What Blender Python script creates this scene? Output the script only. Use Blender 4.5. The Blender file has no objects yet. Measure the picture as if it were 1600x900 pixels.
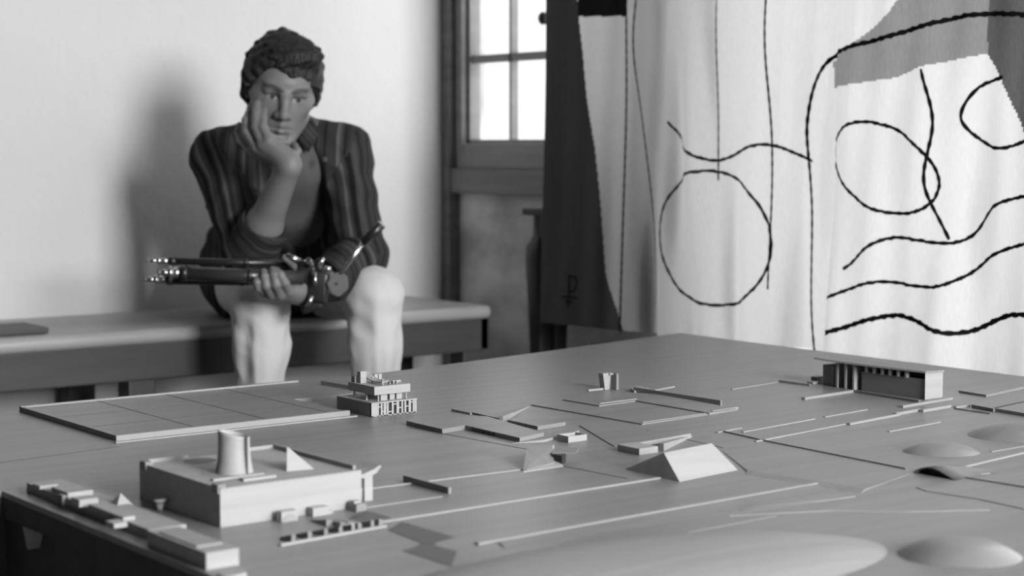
import bpy, bmesh, math, random
import numpy as np
from mathutils import Vector
random.seed(7)
S = bpy.context.scene
COL = S.collection

# ------------------------------------------------------------------ camera frame
FPX = 2766.0
AZ = math.radians(52.4); PT = math.atan(225/FPX)
F = np.array([math.cos(PT)*math.cos(AZ), math.cos(PT)*math.sin(AZ), -math.sin(PT)])
R = np.array([math.sin(AZ), -math.cos(AZ), 0.0])
U = np.cross(R, F)
CAM = np.array([0, 0, 0.9])
def ray(x, y): return F + (x-800)/FPX*R - (y-450)/FPX*U
def W(x, y, d): return CAM + d*ray(x, y)
TZ = 0.5                                   # height of the relief board's surface
def G(x, y, z=TZ):
    d = ray(x, y); return CAM + d*((z-CAM[2])/d[2])

cam = bpy.data.cameras.new('camera'); co = bpy.data.objects.new('camera', cam); COL.objects.link(co)
cam.sensor_width = 36; cam.lens = 36*FPX/1600
co.location = CAM
co.rotation_euler = (math.pi/2-PT, 0, AZ-math.pi/2)
cam.dof.use_dof = True; cam.dof.focus_distance = 2.6; cam.dof.aperture_fstop = 5.0
cam.clip_start = 0.05
S.camera = co
S.view_settings.view_transform = 'Standard'; S.view_settings.look = 'None'
S.view_settings.gamma = 1; S.view_settings.use_curve_mapping = False
S.view_settings.exposure = 0.5

# ------------------------------------------------------------------ materials
def newmat(name):
    m = bpy.data.materials.new(name); m.use_nodes = True
    nt = m.node_tree; return m, nt, nt.nodes['Principled BSDF']
def ramp(nt, fac, stops):
    r = nt.nodes.new('ShaderNodeValToRGB')
    e = r.color_ramp.elements
    while len(e) < len(stops): e.new(0.5)
    for i, (p, v) in enumerate(stops):
        e[i].position = p; e[i].color = (v, v, v, 1)
    nt.links.new(fac, r.inputs['Fac']); return r.outputs['Color']
def mat(name, lo, hi, rough=0.7, scale=(6, 6, 6), detail=5, bump=0.0, bscale=None, metal=0.0, spec=0.5, coat=0.0, space='Object', lohi=(0.3, 0.7), sheen=0):
    m, nt, b = newmat(name)
    tc = nt.nodes.new('ShaderNodeTexCoord')
    mp = nt.nodes.new('ShaderNodeMapping'); mp.inputs['Scale'].default_value = scale
    nt.links.new(tc.outputs[space], mp.inputs['Vector'])
    nz = nt.nodes.new('ShaderNodeTexNoise'); nz.inputs['Scale'].default_value = 1; nz.inputs['Detail'].default_value = detail
    nt.links.new(mp.outputs[0], nz.inputs['Vector'])
    nt.links.new(ramp(nt, nz.outputs['Fac'], [(lohi[0], lo), (lohi[1], hi)]), b.inputs['Base Color'])
    b.inputs['Roughness'].default_value = rough; b.inputs['Metallic'].default_value = metal
    b.inputs['Specular IOR Level'].default_value = spec
    b.inputs['Coat Weight'].default_value = coat
    b.inputs['Sheen Weight'].default_value = sheen
    if bump:
        n2 = nt.nodes.new('ShaderNodeTexNoise'); n2.inputs['Scale'].default_value = 1; n2.inputs['Detail'].default_value = 6
        m2 = nt.nodes.new('ShaderNodeMapping'); m2.inputs['Scale'].default_value = bscale or scale
        nt.links.new(tc.outputs[space], m2.inputs['Vector']); nt.links.new(m2.outputs[0], n2.inputs['Vector'])
        bp = nt.nodes.new('ShaderNodeBump'); bp.inputs['Strength'].default_value = bump; bp.inputs['Distance'].default_value = 0.01
        nt.links.new(n2.outputs['Fac'], bp.inputs['Height']); nt.links.new(bp.outputs[0], b.inputs['Normal'])
    return m
M = {}
M['plaster'] = mat('white_plaster', 0.553, 0.603, .9, (1.2, 1.2, 1.2), 4, .25, (25, 25, 25), spec=.2)
M['old_plaster'] = mat('stained_plaster', .42, .80, .9, (5, 5, 7), 6, .4, (20, 20, 20), spec=.2, lohi=(.35, .65))
M['dim'] = mat('dark_unseen_wall', .018, .028, .8)  # walls out of view, made dark to cut bounced light
M['dimc'] = mat('dark_unseen_ceiling', .06, .09, .8)  # unseen ceiling, darkened to lower the fill light
M['floor'] = mat('floor_boards', 0.213, 0.284, .6, (1, 20, 1), 5)
M['ceiling'] = mat('ceiling_paint', 0.496, 0.539, .9)
M['frame'] = mat('painted_window_wood', 0.241, 0.298, .6, (4, 4, 30), 4)
M['rail'] = mat('window_rail_wood', 0.142, 0.227, .55, (3, 3, 40), 5)
M['board'] = mat('relief_veneer', 0.199, 0.245, .36, (1.3, 45, 45), 6, .03, (3, 120, 120), spec=.26)
M['board2'] = mat('relief_wood_pale', 0.270, 0.326, .5, (1.5, 60, 60), 5, spec=.3)
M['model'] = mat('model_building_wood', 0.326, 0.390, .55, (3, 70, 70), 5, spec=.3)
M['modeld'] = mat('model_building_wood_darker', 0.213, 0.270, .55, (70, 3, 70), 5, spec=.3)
M['inlay'] = mat('dark_inlay_veneer', 0.06, 0.075, .4, (2, 60, 60), 4, spec=.3)
M['line'] = mat('scored_line', 0.071, 0.092, .6)
M['table'] = mat('dark_table_wood', .03, .05, .6, (2, 30, 30), 5)
M['bench'] = mat('bench_wood', 0.028, 0.048, .5, (1.5, 12, 12), 5, .1, (4, 40, 40))
M['benchtop'] = mat('worn_bench_seat', 0.24, 0.36, .38, (1.5, 9, 9), 5, .1, (6, 30, 30), spec=.6)
M['dark'] = mat('dark_wood_and_shade', .018, .03, .5, (3, 3, 12), 4)  # side table wood, also painted shade in model openings
M['black'] = mat('black_metal', .012, .02, .35, (9, 9, 9), spec=.6)
M['tube'] = mat('dark_satin_tube', .03, .05, .28, (9, 9, 9), spec=.9, metal=.3)
M['chrome'] = mat('bright_metal', .7, .8, .25, (9, 9, 9), metal=1)
M['greymetal'] = mat('grey_metal', .16, .2, .45, (9, 9, 9), metal=.4)
M['trousers'] = mat('pale_cotton_trousers', 0.511, 0.567, .9, (14, 14, 5), 4, .2, (300, 300, 300), spec=.15, sheen=.2)
M['undershirt'] = mat('grey_undershirt', 0.078, 0.106, .95, (12, 12, 12), 4, .1, (200, 200, 200), spec=.1)
M['hair'] = mat('dark_hair', .008, .022, .6, (60, 60, 25), 5, .5, (150, 150, 60), spec=.35)
M['shoe'] = mat('dark_leather_shoe', 0.021, 0.035, .4)
M['paper'] = mat('white_paper', 0.496, 0.539, .8)

def attrmat(name, rough=.6, stripes=False):
    m, nt, b = newmat(name)
    a = nt.nodes.new('ShaderNodeAttribute'); a.attribute_name = 'stripe' if stripes else 'tint'
    if stripes:
        cx = nt.nodes.new('ShaderNodeCombineXYZ'); nt.links.new(a.outputs['Fac'], cx.inputs[0])
        n1 = nt.nodes.new('ShaderNodeTexNoise'); n1.inputs['Scale'].default_value = 58; n1.inputs['Detail'].default_value = 3
        nt.links.new(cx.outputs[0], n1.inputs['Vector'])
        nt.links.new(ramp(nt, n1.outputs['Fac'], [(.38, .010), (.47, .026), (.56, .048), (.67, .115)]), b.inputs['Base Color'])
    else:
        nt.links.new(a.outputs['Color'], b.inputs['Base Color'])
        b.inputs['Subsurface Weight'].default_value = .05; b.inputs['Subsurface Radius'].default_value = (.01, .01, .01)
    b.inputs['Roughness'].default_value = rough; b.inputs['Specular IOR Level'].default_value = .35 if not stripes else .1
    return m
M['skin'] = attrmat('skin', .5)
M['shirt'] = attrmat('striped_shirt', .9, True)

m, nt, b = newmat('window_glass')
tr = nt.nodes.new('ShaderNodeBsdfTransparent'); gl = nt.nodes.new('ShaderNodeBsdfGlossy'); gl.inputs['Roughness'].default_value = .02
mx = nt.nodes.new('ShaderNodeMixShader'); mx.inputs[0].default_value = .05
nt.links.new(tr.outputs[0], mx.inputs[1]); nt.links.new(gl.outputs[0], mx.inputs[2]); nt.links.new(mx.outputs[0], nt.nodes['Material Output'].inputs[0])
M['glass'] = m

def clothmat(name, lo, hi, trans, rough=.95):
    m, nt, b = newmat(name)
    tc = nt.nodes.new('ShaderNodeTexCoord')
    mp = nt.nodes.new('ShaderNodeMapping'); mp.inputs['Scale'].default_value = (30, 420, 60)
    nt.links.new(tc.outputs['Object'], mp.inputs['Vector'])
    nz = nt.nodes.new('ShaderNodeTexNoise'); nz.inputs['Scale'].default_value = 1; nz.inputs['Detail'].default_value = 4
    nt.links.new(mp.outputs[0], nz.inputs['Vector'])
    c = ramp(nt, nz.outputs['Fac'], [(.3, lo), (.7, hi)])
    nt.links.new(c, b.inputs['Base Color']); b.inputs['Roughness'].default_value = rough; b.inputs['Specular IOR Level'].default_value = .1
    if trans:
        t = nt.nodes.new('ShaderNodeBsdfTranslucent'); nt.links.new(c, t.inputs['Color'])
        x = nt.nodes.new('ShaderNodeMixShader'); x.inputs[0].default_value = trans
        nt.links.new(b.outputs[0], x.inputs[1]); nt.links.new(t.outputs[0], x.inputs[2])
        nt.links.new(x.outputs[0], nt.nodes['Material Output'].inputs[0])
    return m
M['cloth'] = clothmat('ecru_woven_wool', 0.553, 0.610, .45)
M['cloth_grey'] = clothmat('grey_woven_wool', 0.184, 0.227, .45)
M['cloth_mid'] = clothmat('dark_grey_woven_wool', 0.085, 0.113, .3)
M['cloth_char'] = clothmat('charcoal_woven_wool', .046, .056, .05)
M['cloth_black'] = clothmat('black_woven_wool', .006, .01, 0)

# ------------------------------------------------------------------ object helpers
def wl(o):
    v = Vector((0, 0, 0))
    while o is not None: v = v + o.location; o = o.parent
    return v
def props(o, label=None, cat=None, group=None, kind=None):
    if label: o['label'] = label
    if cat: o['category'] = cat
    if group: o['group'] = group
    if kind: o['kind'] = kind
    return o
def thing(name, loc, label, cat, group=None):
    o = bpy.data.objects.new(name, None); COL.objects.link(o); o.location = Vector([float(v) for v in loc]); o.empty_display_size = .02
    return props(o, label, cat, group)
def obj(name, bm, m, parent=None, smooth=False, loc=None):
    """world-coordinate bmesh -> ONE object, origin at its parent (or loc)"""
    me = bpy.data.meshes.new(name)
    if loc is not None: off = Vector([float(v) for v in loc])
    elif parent is not None: off = wl(parent)
    else: off = Vector((0, 0, 0))
    bmesh.ops.translate(bm, verts=bm.verts[:], vec=-off)
    bmesh.ops.recalc_face_normals(bm, faces=bm.faces[:])
    bm.to_mesh(me); bm.free()
    for mm in (m if isinstance(m, (list, tuple)) else [m]): me.materials.append(mm)
    if smooth:
        for p in me.polygons: p.use_smooth = True
    o = bpy.data.objects.new(name, me); COL.objects.link(o)
    if parent is not None:
        o.parent = parent
        if loc is not None: o.location = off - wl(parent)
    else: o.location = off
    return o
def struct(name, bm, m, parent=None, **k):
    o = obj(name, bm, m, parent, **k)
    if parent is None: o['kind'] = 'structure'
    return o
def B(): return bmesh.new()
def box(bm, x0, x1, y0, y1, z0, z1, bev=0):
    v = [bm.verts.new((x, y, z)) for z in (z0, z1) for y in (y0, y1) for x in (x0, x1)]
    fs = [bm.faces.new([v[i] for i in q]) for q in ((0, 1, 3, 2), (4, 6, 7, 5), (0, 4, 5, 1), (2, 3, 7, 6), (0, 2, 6, 4), (1, 5, 7, 3))]
    if bev:
        es = list({e for f in fs for e in f.edges})
        bmesh.ops.bevel(bm, geom=es, offset=bev, segments=2, affect='EDGES', profile=.6)
    return bm
def obox(bm, c, ax, ay, az, bev=0):
    """oriented box, centre c, half vectors ax ay az"""
    c, ax, ay, az = [np.array(q, float) for q in (c, ax, ay, az)]
    v = [bm.verts.new(c+sx*ax+sy*ay+sz*az) for sz in (-1, 1) for sy in (-1, 1) for sx in (-1, 1)]
    fs = [bm.faces.new([v[i] for i in q]) for q in ((0, 1, 3, 2), (4, 6, 7, 5), (0, 4, 5, 1), (2, 3, 7, 6), (0, 2, 6, 4), (1, 5, 7, 3))]
    if bev: bmesh.ops.bevel(bm, geom=list({e for f in fs for e in f.edges}), offset=bev, segments=2, affect='EDGES', profile=.6)
    return bm
def prism(bm, pts, z0, z1, bev=0):
    """pts: world xy; z1 may be a list of heights per corner"""
    n = len(pts); zt = z1 if isinstance(z1, (list, tuple)) else [z1]*n
    lo = [bm.verts.new((p[0], p[1], z0)) for p in pts]; hi = [bm.verts.new((p[0], p[1], zt[i])) for i, p in enumerate(pts)]
    bm.faces.new(lo[::-1]); bm.faces.new(hi)
    for i in range(n): bm.faces.new((lo[i], lo[(i+1) % n], hi[(i+1) % n], hi[i]))
    return bm
def tube(bm, a, b, ra, rb=None, n=20, cap=True):
    rb = ra if rb is None else rb
    a, b = np.array(a, float), np.array(b, float); d = b-a; d = d/np.linalg.norm(d)
    u = np.cross(d, [0, 0, 1.]); 
    if np.linalg.norm(u) < 1e-3: u = np.array([1., 0, 0])
    u /= np.linalg.norm(u); v = np.cross(d, u)
    r0 = [bm.verts.new(a+ra*(math.cos(t)*u+math.sin(t)*v)) for t in [2*math.pi*i/n for i in range(n)]]
    r1 = [bm.verts.new(b+rb*(math.cos(t)*u+math.sin(t)*v)) for t in [2*math.pi*i/n for i in range(n)]]
    for i in range(n): bm.faces.new((r0[i], r0[(i+1) % n], r1[(i+1) % n], r1[i]))
    if cap: bm.faces.new(r0[::-1]); bm.faces.new(r1)
    return bm
def P2(*px): return [G(x, y)[:2] for x, y in px]
def bar(bm, p, q, w, h, z=TZ, up=None):
    """low straight bar on the board between two photo-measured ground points"""
    p, q = np.array(p[:2]), np.array(q[:2]); d = (q-p)/np.linalg.norm(q-p); n = np.array([-d[1], d[0]])*w/2
    return prism(bm, [p-n, q-n, q+n, p+n], z-.0005, z+h)
L1, L2, L3, L4 = 4, 3.6, 20, 156
# ================================================================== THE ROOM
XW, YW, XL, YB, H = 2.94, 4.10, -3.0, -3.6, 3.6
bm = B(); box(bm, XL-.2, XW+.3, YB-.2, YW+.2, -.1, 0); struct('floor', bm, M['floor'])
bm = B(); box(bm, XL-.2, XW+.3, YB-.2, YW+.2, H, H+.1); struct('ceiling', bm, M['dimc'])
bm = B(); box(bm, 1.40, XW+.07, YW, YW+.2, 0, H); struct('wall_far', bm, M['plaster'])
bm = B(); box(bm, XL-.2, 1.40, YW-.012, YW+.2, 0, H); struct('wall_far_unseen', bm, M['dim'])  # dark stretch added out of view to keep bounce off the model
bm = B(); box(bm, XL-.2, XL, YB, YW, 0, H); struct('wall_left', bm, M['dim'])
WINR = [(3.26, 4.035, .90, 2.15), (.95, 2.90, .25, 2.15), (-2.5, -.1, 1.1, 3.1)]      # openings in the right-hand wall (y0, y1, z0, z1)
WINB = (.85, 2.35, 1.1, 3.2)                                                            # opening in the back wall (x0, x1, z0, z1)
bm = B(); t = .07
ys = [YB]
for y0, y1, z0, z1 in sorted(WINR):
    box(bm, XW, XW+t, ys[-1], y0, 0, H)
    box(bm, XW, XW+t, y0, y1, 0, z0); box(bm, XW, XW+t, y0, y1, z1, H)
    ys.append(y1)
box(bm, XW, XW+t, ys[-1], YW, 0, H)
struct('wall_right', bm, M['old_plaster'])
bm = B()
x0, x1, z0, z1 = WINB
box(bm, XL, x0, YB-.2, YB, 0, H); box(bm, x1, XW, YB-.2, YB, 0, H); box(bm, x0, x1, YB-.2, YB, 0, z0); box(bm, x0, x1, YB-.2, YB, z1, H)
struct('wall_back', bm, M['dim'])

def window(idx, axis, a0, a1, z0, z1, casements, cols, rows, knob=False):
    """casement window set in its opening; axis 'x' = in the right-hand wall, 'y' = in the back wall"""
    base = (XW+.03, (a0+a1)/2, z0) if axis == 'x' else ((a0+a1)/2, YB-.03, z0)
    w = thing('window_%d' % idx, base, None, None); w['kind'] = 'structure'
    def bx(bm, a, b, c, d, e0=0.0, e1=.045, bev=0):
        if axis == 'x': box(bm, XW+e0, XW+e1, a, b, c, d, bev)
        else: box(bm, a, b, YB-e1, YB-e0, c, d, bev)
    bm = B(); f = .028
    bx(bm, a0-.05, a0+.006, z0-.02, z1+.05, -.014, .05); bx(bm, a1-.006, a1+.05, z0-.02, z1+.05, -.014, .05)
    bx(bm, a0-.05, a1+.05, z1-.006, z1+.05, -.014, .05)
    obj('window_frame', bm, M['frame'], w)
    cw = (a1-a0)/casements
    for k in range(casements):
        c0, c1 = a0+k*cw+.002, a0+(k+1)*cw-.002
        bm = B(); s = .016
        bx(bm, c0, c0+s, z0, z1, .005, .04); bx(bm, c1-s, c1, z0, z1, .005, .04); bx(bm, c0, c1, z0, z0+.012, .005, .04); bx(bm, c0, c1, z1-s, z1, .005, .04)
        for i in range(1, cols): 
            a = c0+(c1-c0)*i/cols; bx(bm, a-.005, a+.005, z0, z1, .012, .036)
        for j in range(1, rows+1):
            z = z0+.235+(j-1)*.36
            if z < z1-.05: bx(bm, c0, c1, z-.011, z+.011, .012, .038)
        cs = obj('casement', bm, M['frame'], w)
        bm = B(); bx(bm, c0+s, c1-s, z0+.01, z1-s, .022, .026); obj('pane', bm, M['glass'], cs)
    if knob:
        bm = B(); bmesh.ops.create_uvsphere(bm, u_segments=20, v_segments=12, radius=.014)
        a = a1-cw+.008; bmesh.ops.scale(bm, vec=(1, 1, 1.25), verts=bm.verts[:]); bmesh.ops.translate(bm, verts=bm.verts[:], vec=(XW-.022, a, 1.228))
        tube(bm, (XW-.022, a, 1.228), (XW+.01, a, 1.228), .006)
        obj('window_handle', bm, M['black'], w, smooth=True)
    return w
window(1, 'x', *WINR[0], 2, 2, 4, True)
window(2, 'x', *WINR[1], 1, 1, 0)
window(3, 'x', *WINR[2], 4, 2, 5)
window(4, 'y', *WINB, 3, 2, 5)
# wooden rails under the first window
bm = B(); box(bm, XW-.012, XW+.05, 3.0, 4.085, .832, .902, .003); struct('trim_1', bm, M['frame'])
bm = B(); box(bm, XW-.03, XW+.05, 2.98, 4.085, .762, .832, .006); struct('trim_2', bm, M['rail'])
# wooden corner post where the two walls meet
bm = B(); box(bm, XW-.035, XW+.01, 4.062, YW, 0, H, .004); struct('trim_3', bm, M['rail'])
bm = B(); box(bm, XL, XW, YW-.015, YW, 0, .09, .003); struct('baseboard_far', bm, M['rail'])
bm = B(); box(bm, XW-.015, XW, YB, YW-.04, 0, .09, .003); struct('baseboard_right', bm, M['rail'])
bm = B(); box(bm, XL, XL+.015, YB, YW, 0, .09, .003); struct('baseboard_left', bm, M['rail'])

# daylight: bright sky just outside each window opening
def sky(name, loc, rot, sx, sy, power):
    l = bpy.data.lights.new(name, 'AREA'); l.shape = 'RECTANGLE'; l.size = sx; l.size_y = sy; l.energy = power; l.color = (1, 1, 1)
    o = bpy.data.objects.new(name, l); COL.objects.link(o); o.location = loc; o.rotation_euler = rot
def skyx(name, w, rad, mg=.25):
    y0, y1, z0, z1 = w; a, b = y1-y0+2*mg, z1-z0+2*mg
    sky(name, (XW+.30, (y0+y1)/2, (z0+z1)/2), (0, math.radians(90), 0), b, a, rad*a*b)
skyx('daylight_window_one', WINR[0], L1, .8)
skyx('daylight_window_two', WINR[1], L2)
skyx('daylight_window_three', WINR[2], L3)
x0, x1, z0, z1 = WINB
sky('daylight_window_four', ((x0+x1)/2, YB-.4, (z0+z1)/2), (math.radians(90), 0, 0), x1-x0+.4, z1-z0+.4, L4*(x1-x0+.4)*(z1-z0+.4))
wd = bpy.data.worlds.new('overcast_sky'); S.world = wd; wd.use_nodes = True
wd.node_tree.nodes['Background'].inputs[0].default_value = (1, 1, 1, 1); wd.node_tree.nodes['Background'].inputs[1].default_value = .9

# ================================================================== BENCH ALONG THE WALL
bx0, bx1, by0, by1 = .05, 2.755, 3.66, 4.085
bn = thing('wall_bench', ((bx0+bx1)/2, (by0+by1)/2, 0), 'long dark wooden bench with worn pale seat along the white wall', 'bench')
bm = B(); box(bm, bx0, bx1, by0, by1, .448, .482, .014); obj('seat', bm, M['benchtop'], bn, True)
bm = B(); box(bm, bx0+.006, bx1-.006, by0+.008, by0+.03, .365, .452, .004); box(bm, bx0+.006, bx1-.006, by1-.03, by1-.01, .365, .452); box(bm, bx0+.006, bx0+.03, by0+.008, by1-.01, .365, .452); box(bm, bx1-.03, bx1-.006, by0+.008, by1-.01, .365, .452)
obj('apron', bm, M['bench'], bn)
for x in (.12, .95, 1.77, 2.705):
    for y in (by0+.045, by1-.055):
        bm = B(); box(bm, x-.033, x+.033, y-.03, y+.03, 0, .45, .004); obj('leg', bm, M['bench'], bn)
bm = B(); box(bm, .15, 2.70, by0+.19, by0+.22, .10, .15, .003); box(bm, 2.68, 2.73, by0+.05, by1-.06, .10, .15); box(bm, .095, .145, by0+.05, by1-.06, .10, .15); obj('stretcher', bm, M['bench'], bn)
# dark flat board lying on the bench at the left
bm = B(); box(bm, 1.10, 1.565, 3.71, 3.85, .4835, .4965, .002)
props(obj('flat_board', bm, M['bench'], loc=(1.33, 3.78, .4835)), 'thin dark flat board lying on the bench at the left edge', 'board')

# ================================================================== SIDE TABLE BEHIND THE TAPESTRY
sx0, sx1, sy0, sy1 = 2.795, 2.935, 2.95, 3.60
ct = thing('side_table', ((sx0+sx1)/2, (sy0+sy1)/2, 0), 'dark wooden side table with carved shouldered legs below the window', 'table')
bm = B(); box(bm, sx0, sx1, sy0, sy1-.012, .718, .736, .004); obj('tabletop', bm, M['dark'], ct)
bm = B(); box(bm, sx0+.03, sx1-.02, sy0+.03, sy1-.03, .655, .719, .002); obj('apron', bm, M['dark'], ct)
prof = [(0, .022), (.03, .024), (.05, .016), (.30, .021), (.50, .028), (.60, .033), (.635, .032), (.655, .022), (.668, .0165), (.715, .0165), (.72, .02)]
for lx in (sx0+.045, sx1-.045):
    for ly in (sy0+.04, sy1-.034):
        bm = B(); prev = None
        for z, r in prof:
            ring = []
            for i in range(24):
                a = 2*math.pi*i/24; rr = r/max(abs(math.cos(a))**1, abs(math.sin(a)))**.55
                ring.append(bm.verts.new((lx+rr*math.cos(a), ly+rr*math.sin(a), z)))
            if prev:
                for i in range(24): bm.faces.new((prev[i], prev[(i+1) % 24], ring[(i+1) % 24], ring[i]))
            else: bm.faces.new(ring)
            prev = ring
        bm.faces.new(prev); obj('leg', bm, M['dark'], ct, True)

# ================================================================== TAPESTRY
TA = np.array([2.73, 3.415]); TT = np.array([.02, -1.40]); TT = TT/np.linalg.norm(TT); TN = np.array([TT[1], -TT[0]])   # TN points into the room
def TP(px, py):
    d = ray(px, py); k = ((TA-CAM[:2])@TN)/(d[:2]@TN); p = CAM+k*d
    return float((p[:2]-TA)@TT), float(p[2])
def sm(x): x = max(0., min(1., x)); return x*x*(3-2*x)
SA, SB = TP(1085, 200)[0], TP(1300, 300)[0]
def fold(s, z):
    h = 1.22-z
    f = .016*math.sin(2*math.pi*(s*1.9+.10*h)+.6)*sm((1.6-s)/.4)
    f += .016*math.exp(-((s-SA+.03-.10*h)/.035)**2) - .020*math.exp(-((s-SA-.045-.09*h)/.05)**2)
    f += .024*(sm((s-SB)/.016)-.5)*(.6+.4*sm(h/.3)) - .010*sm((s-SB-.02)/.2) + .009
    f += .005*math.sin(2*math.pi*(s*6.3-.7*h))*sm(h/.5) + .0035*math.sin(2*math.pi*(s*11+.8*h)+1.2)
    f += .011*sm((h-.40)/.3)*math.sin(2*math.pi*(s*4.1)+2)
    f += .006*math.exp(-((s-SB-.35)/.2)**2)*math.sin(2*math.pi*(s*3+h*2.2))
    return f*(.12+.88*sm((s-.10)/.35))
def cloth(s, z, off=0.0):
    p = TA+s*TT+(fold(s, z)+off)*TN
    return (float(p[0]), float(p[1]), z)
ZTOP = 2.02; TL = 1.70
def hem(s): return .4580+.0085*sm(s/.8)+.0015*math.sin(7*s+1)
def lefted(z): return -.012+.02*sm((z-.5)/.7)
def inside(poly, x, y):
    c = False; n = len(poly); j = n-1
    for i in range(n):
        if (poly[i][1] > y) != (poly[j][1] > y) and x < (poly[j][0]-poly[i][0])*(y-poly[i][1])/(poly[j][1]-poly[i][1])+poly[i][0]: c = not c
        j = i
    return c
PATCH = [(3, [TP(*q) for q in ((700, -900), (903, -900), (903, 0), (905, 27), (911, 80), (917, 150), (929, 230), (938, 330), (947, 430), (972, 525), (960, 640), (700, 640))]),
         (4, [TP(*q) for q in ((904, 26), (975, 25), (975, -120), (903, -120))]),
         (1, [TP(*q) for q in ((1296, 96), (1352, 62), (1402, 22), (1432, -30), (1545, -30), (1545, 84), (1450, 104), (1410, 122), (1296, 138))]),
         (2, [TP(*q) for q in ((1545, -30), (1760, -30), (1760, 520), (1650, 380), (1592, 190), (1560, 108), (1545, 84))])]
NS, NZ = 450, 480
bm = B(); grid = []
for j in range(NZ+1):
    row = []
    for i in range(NS+1):
        u = i/NS; v = j/NZ
        s = lefted(.5+1.5*v)*(1-u)+TL*u; z = hem(s)+(ZTOP-hem(s))*v
        row.append(bm.verts.new(cloth(s, z)))
    grid.append(row)
for j in range(NZ):
    v = (j+.5)/NZ
    for i in range(NS):
        u = (i+.5)/NS; s = lefted(.5+1.5*v)*(1-u)+TL*u; z = hem(s)+(ZTOP-hem(s))*v
        f = bm.faces.new((grid[j][i], grid[j][i+1], grid[j+1][i+1], grid[j+1][i])); f.smooth = True
        for k, poly in PATCH:
            if inside(poly, s, z): f.material_index = k; break
def catmull(p, n=14):
    p = [np.array(q, float) for q in p]; p = [2*p[0]-p[1]]+p+[2*p[-1]-p[-2]]; out = []
    for i in range(1, len(p)-2):
        for k in range(n):
            t = k/n; out.append(.5*(2*p[i]+(p[i+1]-p[i-1])*t+(2*p[i-1]-5*p[i]+4*p[i+1]-p[i+2])*t*t+(3*p[i]-p[i-1]-3*p[i+1]+p[i+2])*t**3))
    out.append(p[-2]); return out
def woven_line(bm, px, w, idx=4, smooth=True):
    pts = [np.array(TP(*q)) for q in (catmull(px) if smooth else px)]
    # resample finely, stepping like a woven line
    fine = [pts[0]]
    for a, b in zip(pts, pts[1:]):
        n = max(1, int(np.linalg.norm(b-a)/.003))
        for k in range(1, n+1): fine.append(a+(b-a)*k/n)
    st = .0032
    L = []; Rr = []
    for i, p in enumerate(fine):
        d = fine[min(i+1, len(fine)-1)]-fine[max(i-1, 0)]; d /= (np.linalg.norm(d)+1e-9); n = np.array([-d[1], d[0]])
        q = p.copy()
        if abs(d[0]) > abs(d[1]): q[1] = round(q[1]/st)*st*.6+q[1]*.4
        ww = w*(1+.18*math.sin(i*.9+len(fine)))/2
        a, b = q+n*ww, q-n*ww
        L.append(bm.verts.new(cloth(a[0], a[1], .0012))); Rr.append(bm.verts.new(cloth(b[0], b[1], .0012)))
    for i in range(len(L)-1):
        f = bm.faces.new((L[i], L[i+1], Rr[i+1], Rr[i])); f.material_index = idx
def ell(cx, cy, a, b, rot=0, t0=0, t1=360, n=16):
    r = math.radians(rot); o = []
    for i in range(n+1):
        t = math.radians(t0+(t1-t0)*i/n); x, y = a*math.cos(t), b*math.sin(t)
        o.append((cx+x*math.cos(r)-y*math.sin(r), cy+x*math.sin(r)+y*math.cos(r)))
    return o
thin, mid, fat = .0042, .0066, .0092
# a plain abstract drawing in black wool: ruled lines, pebble outlines and long waves
woven_line(bm, [(977, -60), (975, 100), (970, 300), (966, 521)], thin)
woven_line(bm, [(994, -60), (984, 80), (1002, 220), (1014, 360), (1019, 526)], thin)
woven_line(bm, [(1122, -60), (1116, 60), (1119, 200), (1121, 282)], thin)
woven_line(bm, [(1203, -60), (1196, 70), (1201, 240), (1199, 452)], thin)
woven_line(bm, ell(1117, 372, 84, 106, -14), mid)
woven_line(bm, [(1040, 190), (1110, 250), (1190, 226), (1262, 252)], mid)
woven_line(bm, [(1262, 560), (1254, 470), (1262, 330), (1252, 190), (1288, 96), (1400, 58), (1520, 24), (1640, 24)], fat)
woven_line(bm, ell(1392, 262, 92, 62, 32), mid)
woven_line(bm, [(1330, 420), (1400, 372), (1500, 378), (1560, 320), (1640, 300)], mid)
woven_line(bm, [(1290, 470), (1380, 440), (1480, 446), (1560, 396), (1640, 372)], mid)
woven_line(bm, [(1300, 520), (1410, 492), (1500, 520), (1580, 492), (1660, 500)], fat)
woven_line(bm, [(1452, 108), (1470, 190), (1458, 290), (1490, 374)], mid)
woven_line(bm, [(1640, 200), (1560, 232), (1510, 190), (1530, 140), (1570, 120)], mid)
# small woven mark on the charcoal strip
k5 = 4
woven_line(bm, [(891, 431), (890, 455), (888, 480)], .0046, k5)
woven_line(bm, [(889, 431), (899, 433), (902, 444), (897, 454), (890, 457)], .0042, k5)
woven_line(bm, [(880, 463), (902, 465)], .0042, k5, False)
woven_line(bm, [(884, 471), (896, 472)], .0042, k5, False)
loc = cloth(TL/2, .51)
props(obj('tapestry', bm, [M['cloth'], M['cloth_grey'], M['cloth_mid'], M['cloth_char'], M['cloth_black']], loc=loc),
      'large pale woven wall hanging with black line drawing and charcoal side strip', 'tapestry')
rl = thing('hanging_rail', cloth(TL/2, ZTOP, 0), 'wooden rail carrying the tapestry, hung from the ceiling by cords', 'rail')
a, b = TA-.05*TT, TA+(TL+.05)*TT
bm = B(); tube(bm, (a[0], a[1], ZTOP+.012), (b[0], b[1], ZTOP+.012), .016); obj('rod', bm, M['bench'], rl, True)
for s in (.1, TL-.1):
    p = TA+s*TT; bm = B(); tube(bm, (p[0], p[1], ZTOP+.02), (p[0], p[1], H), .003, n=8); obj('cord', bm, M['paper'], rl, True)
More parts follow.
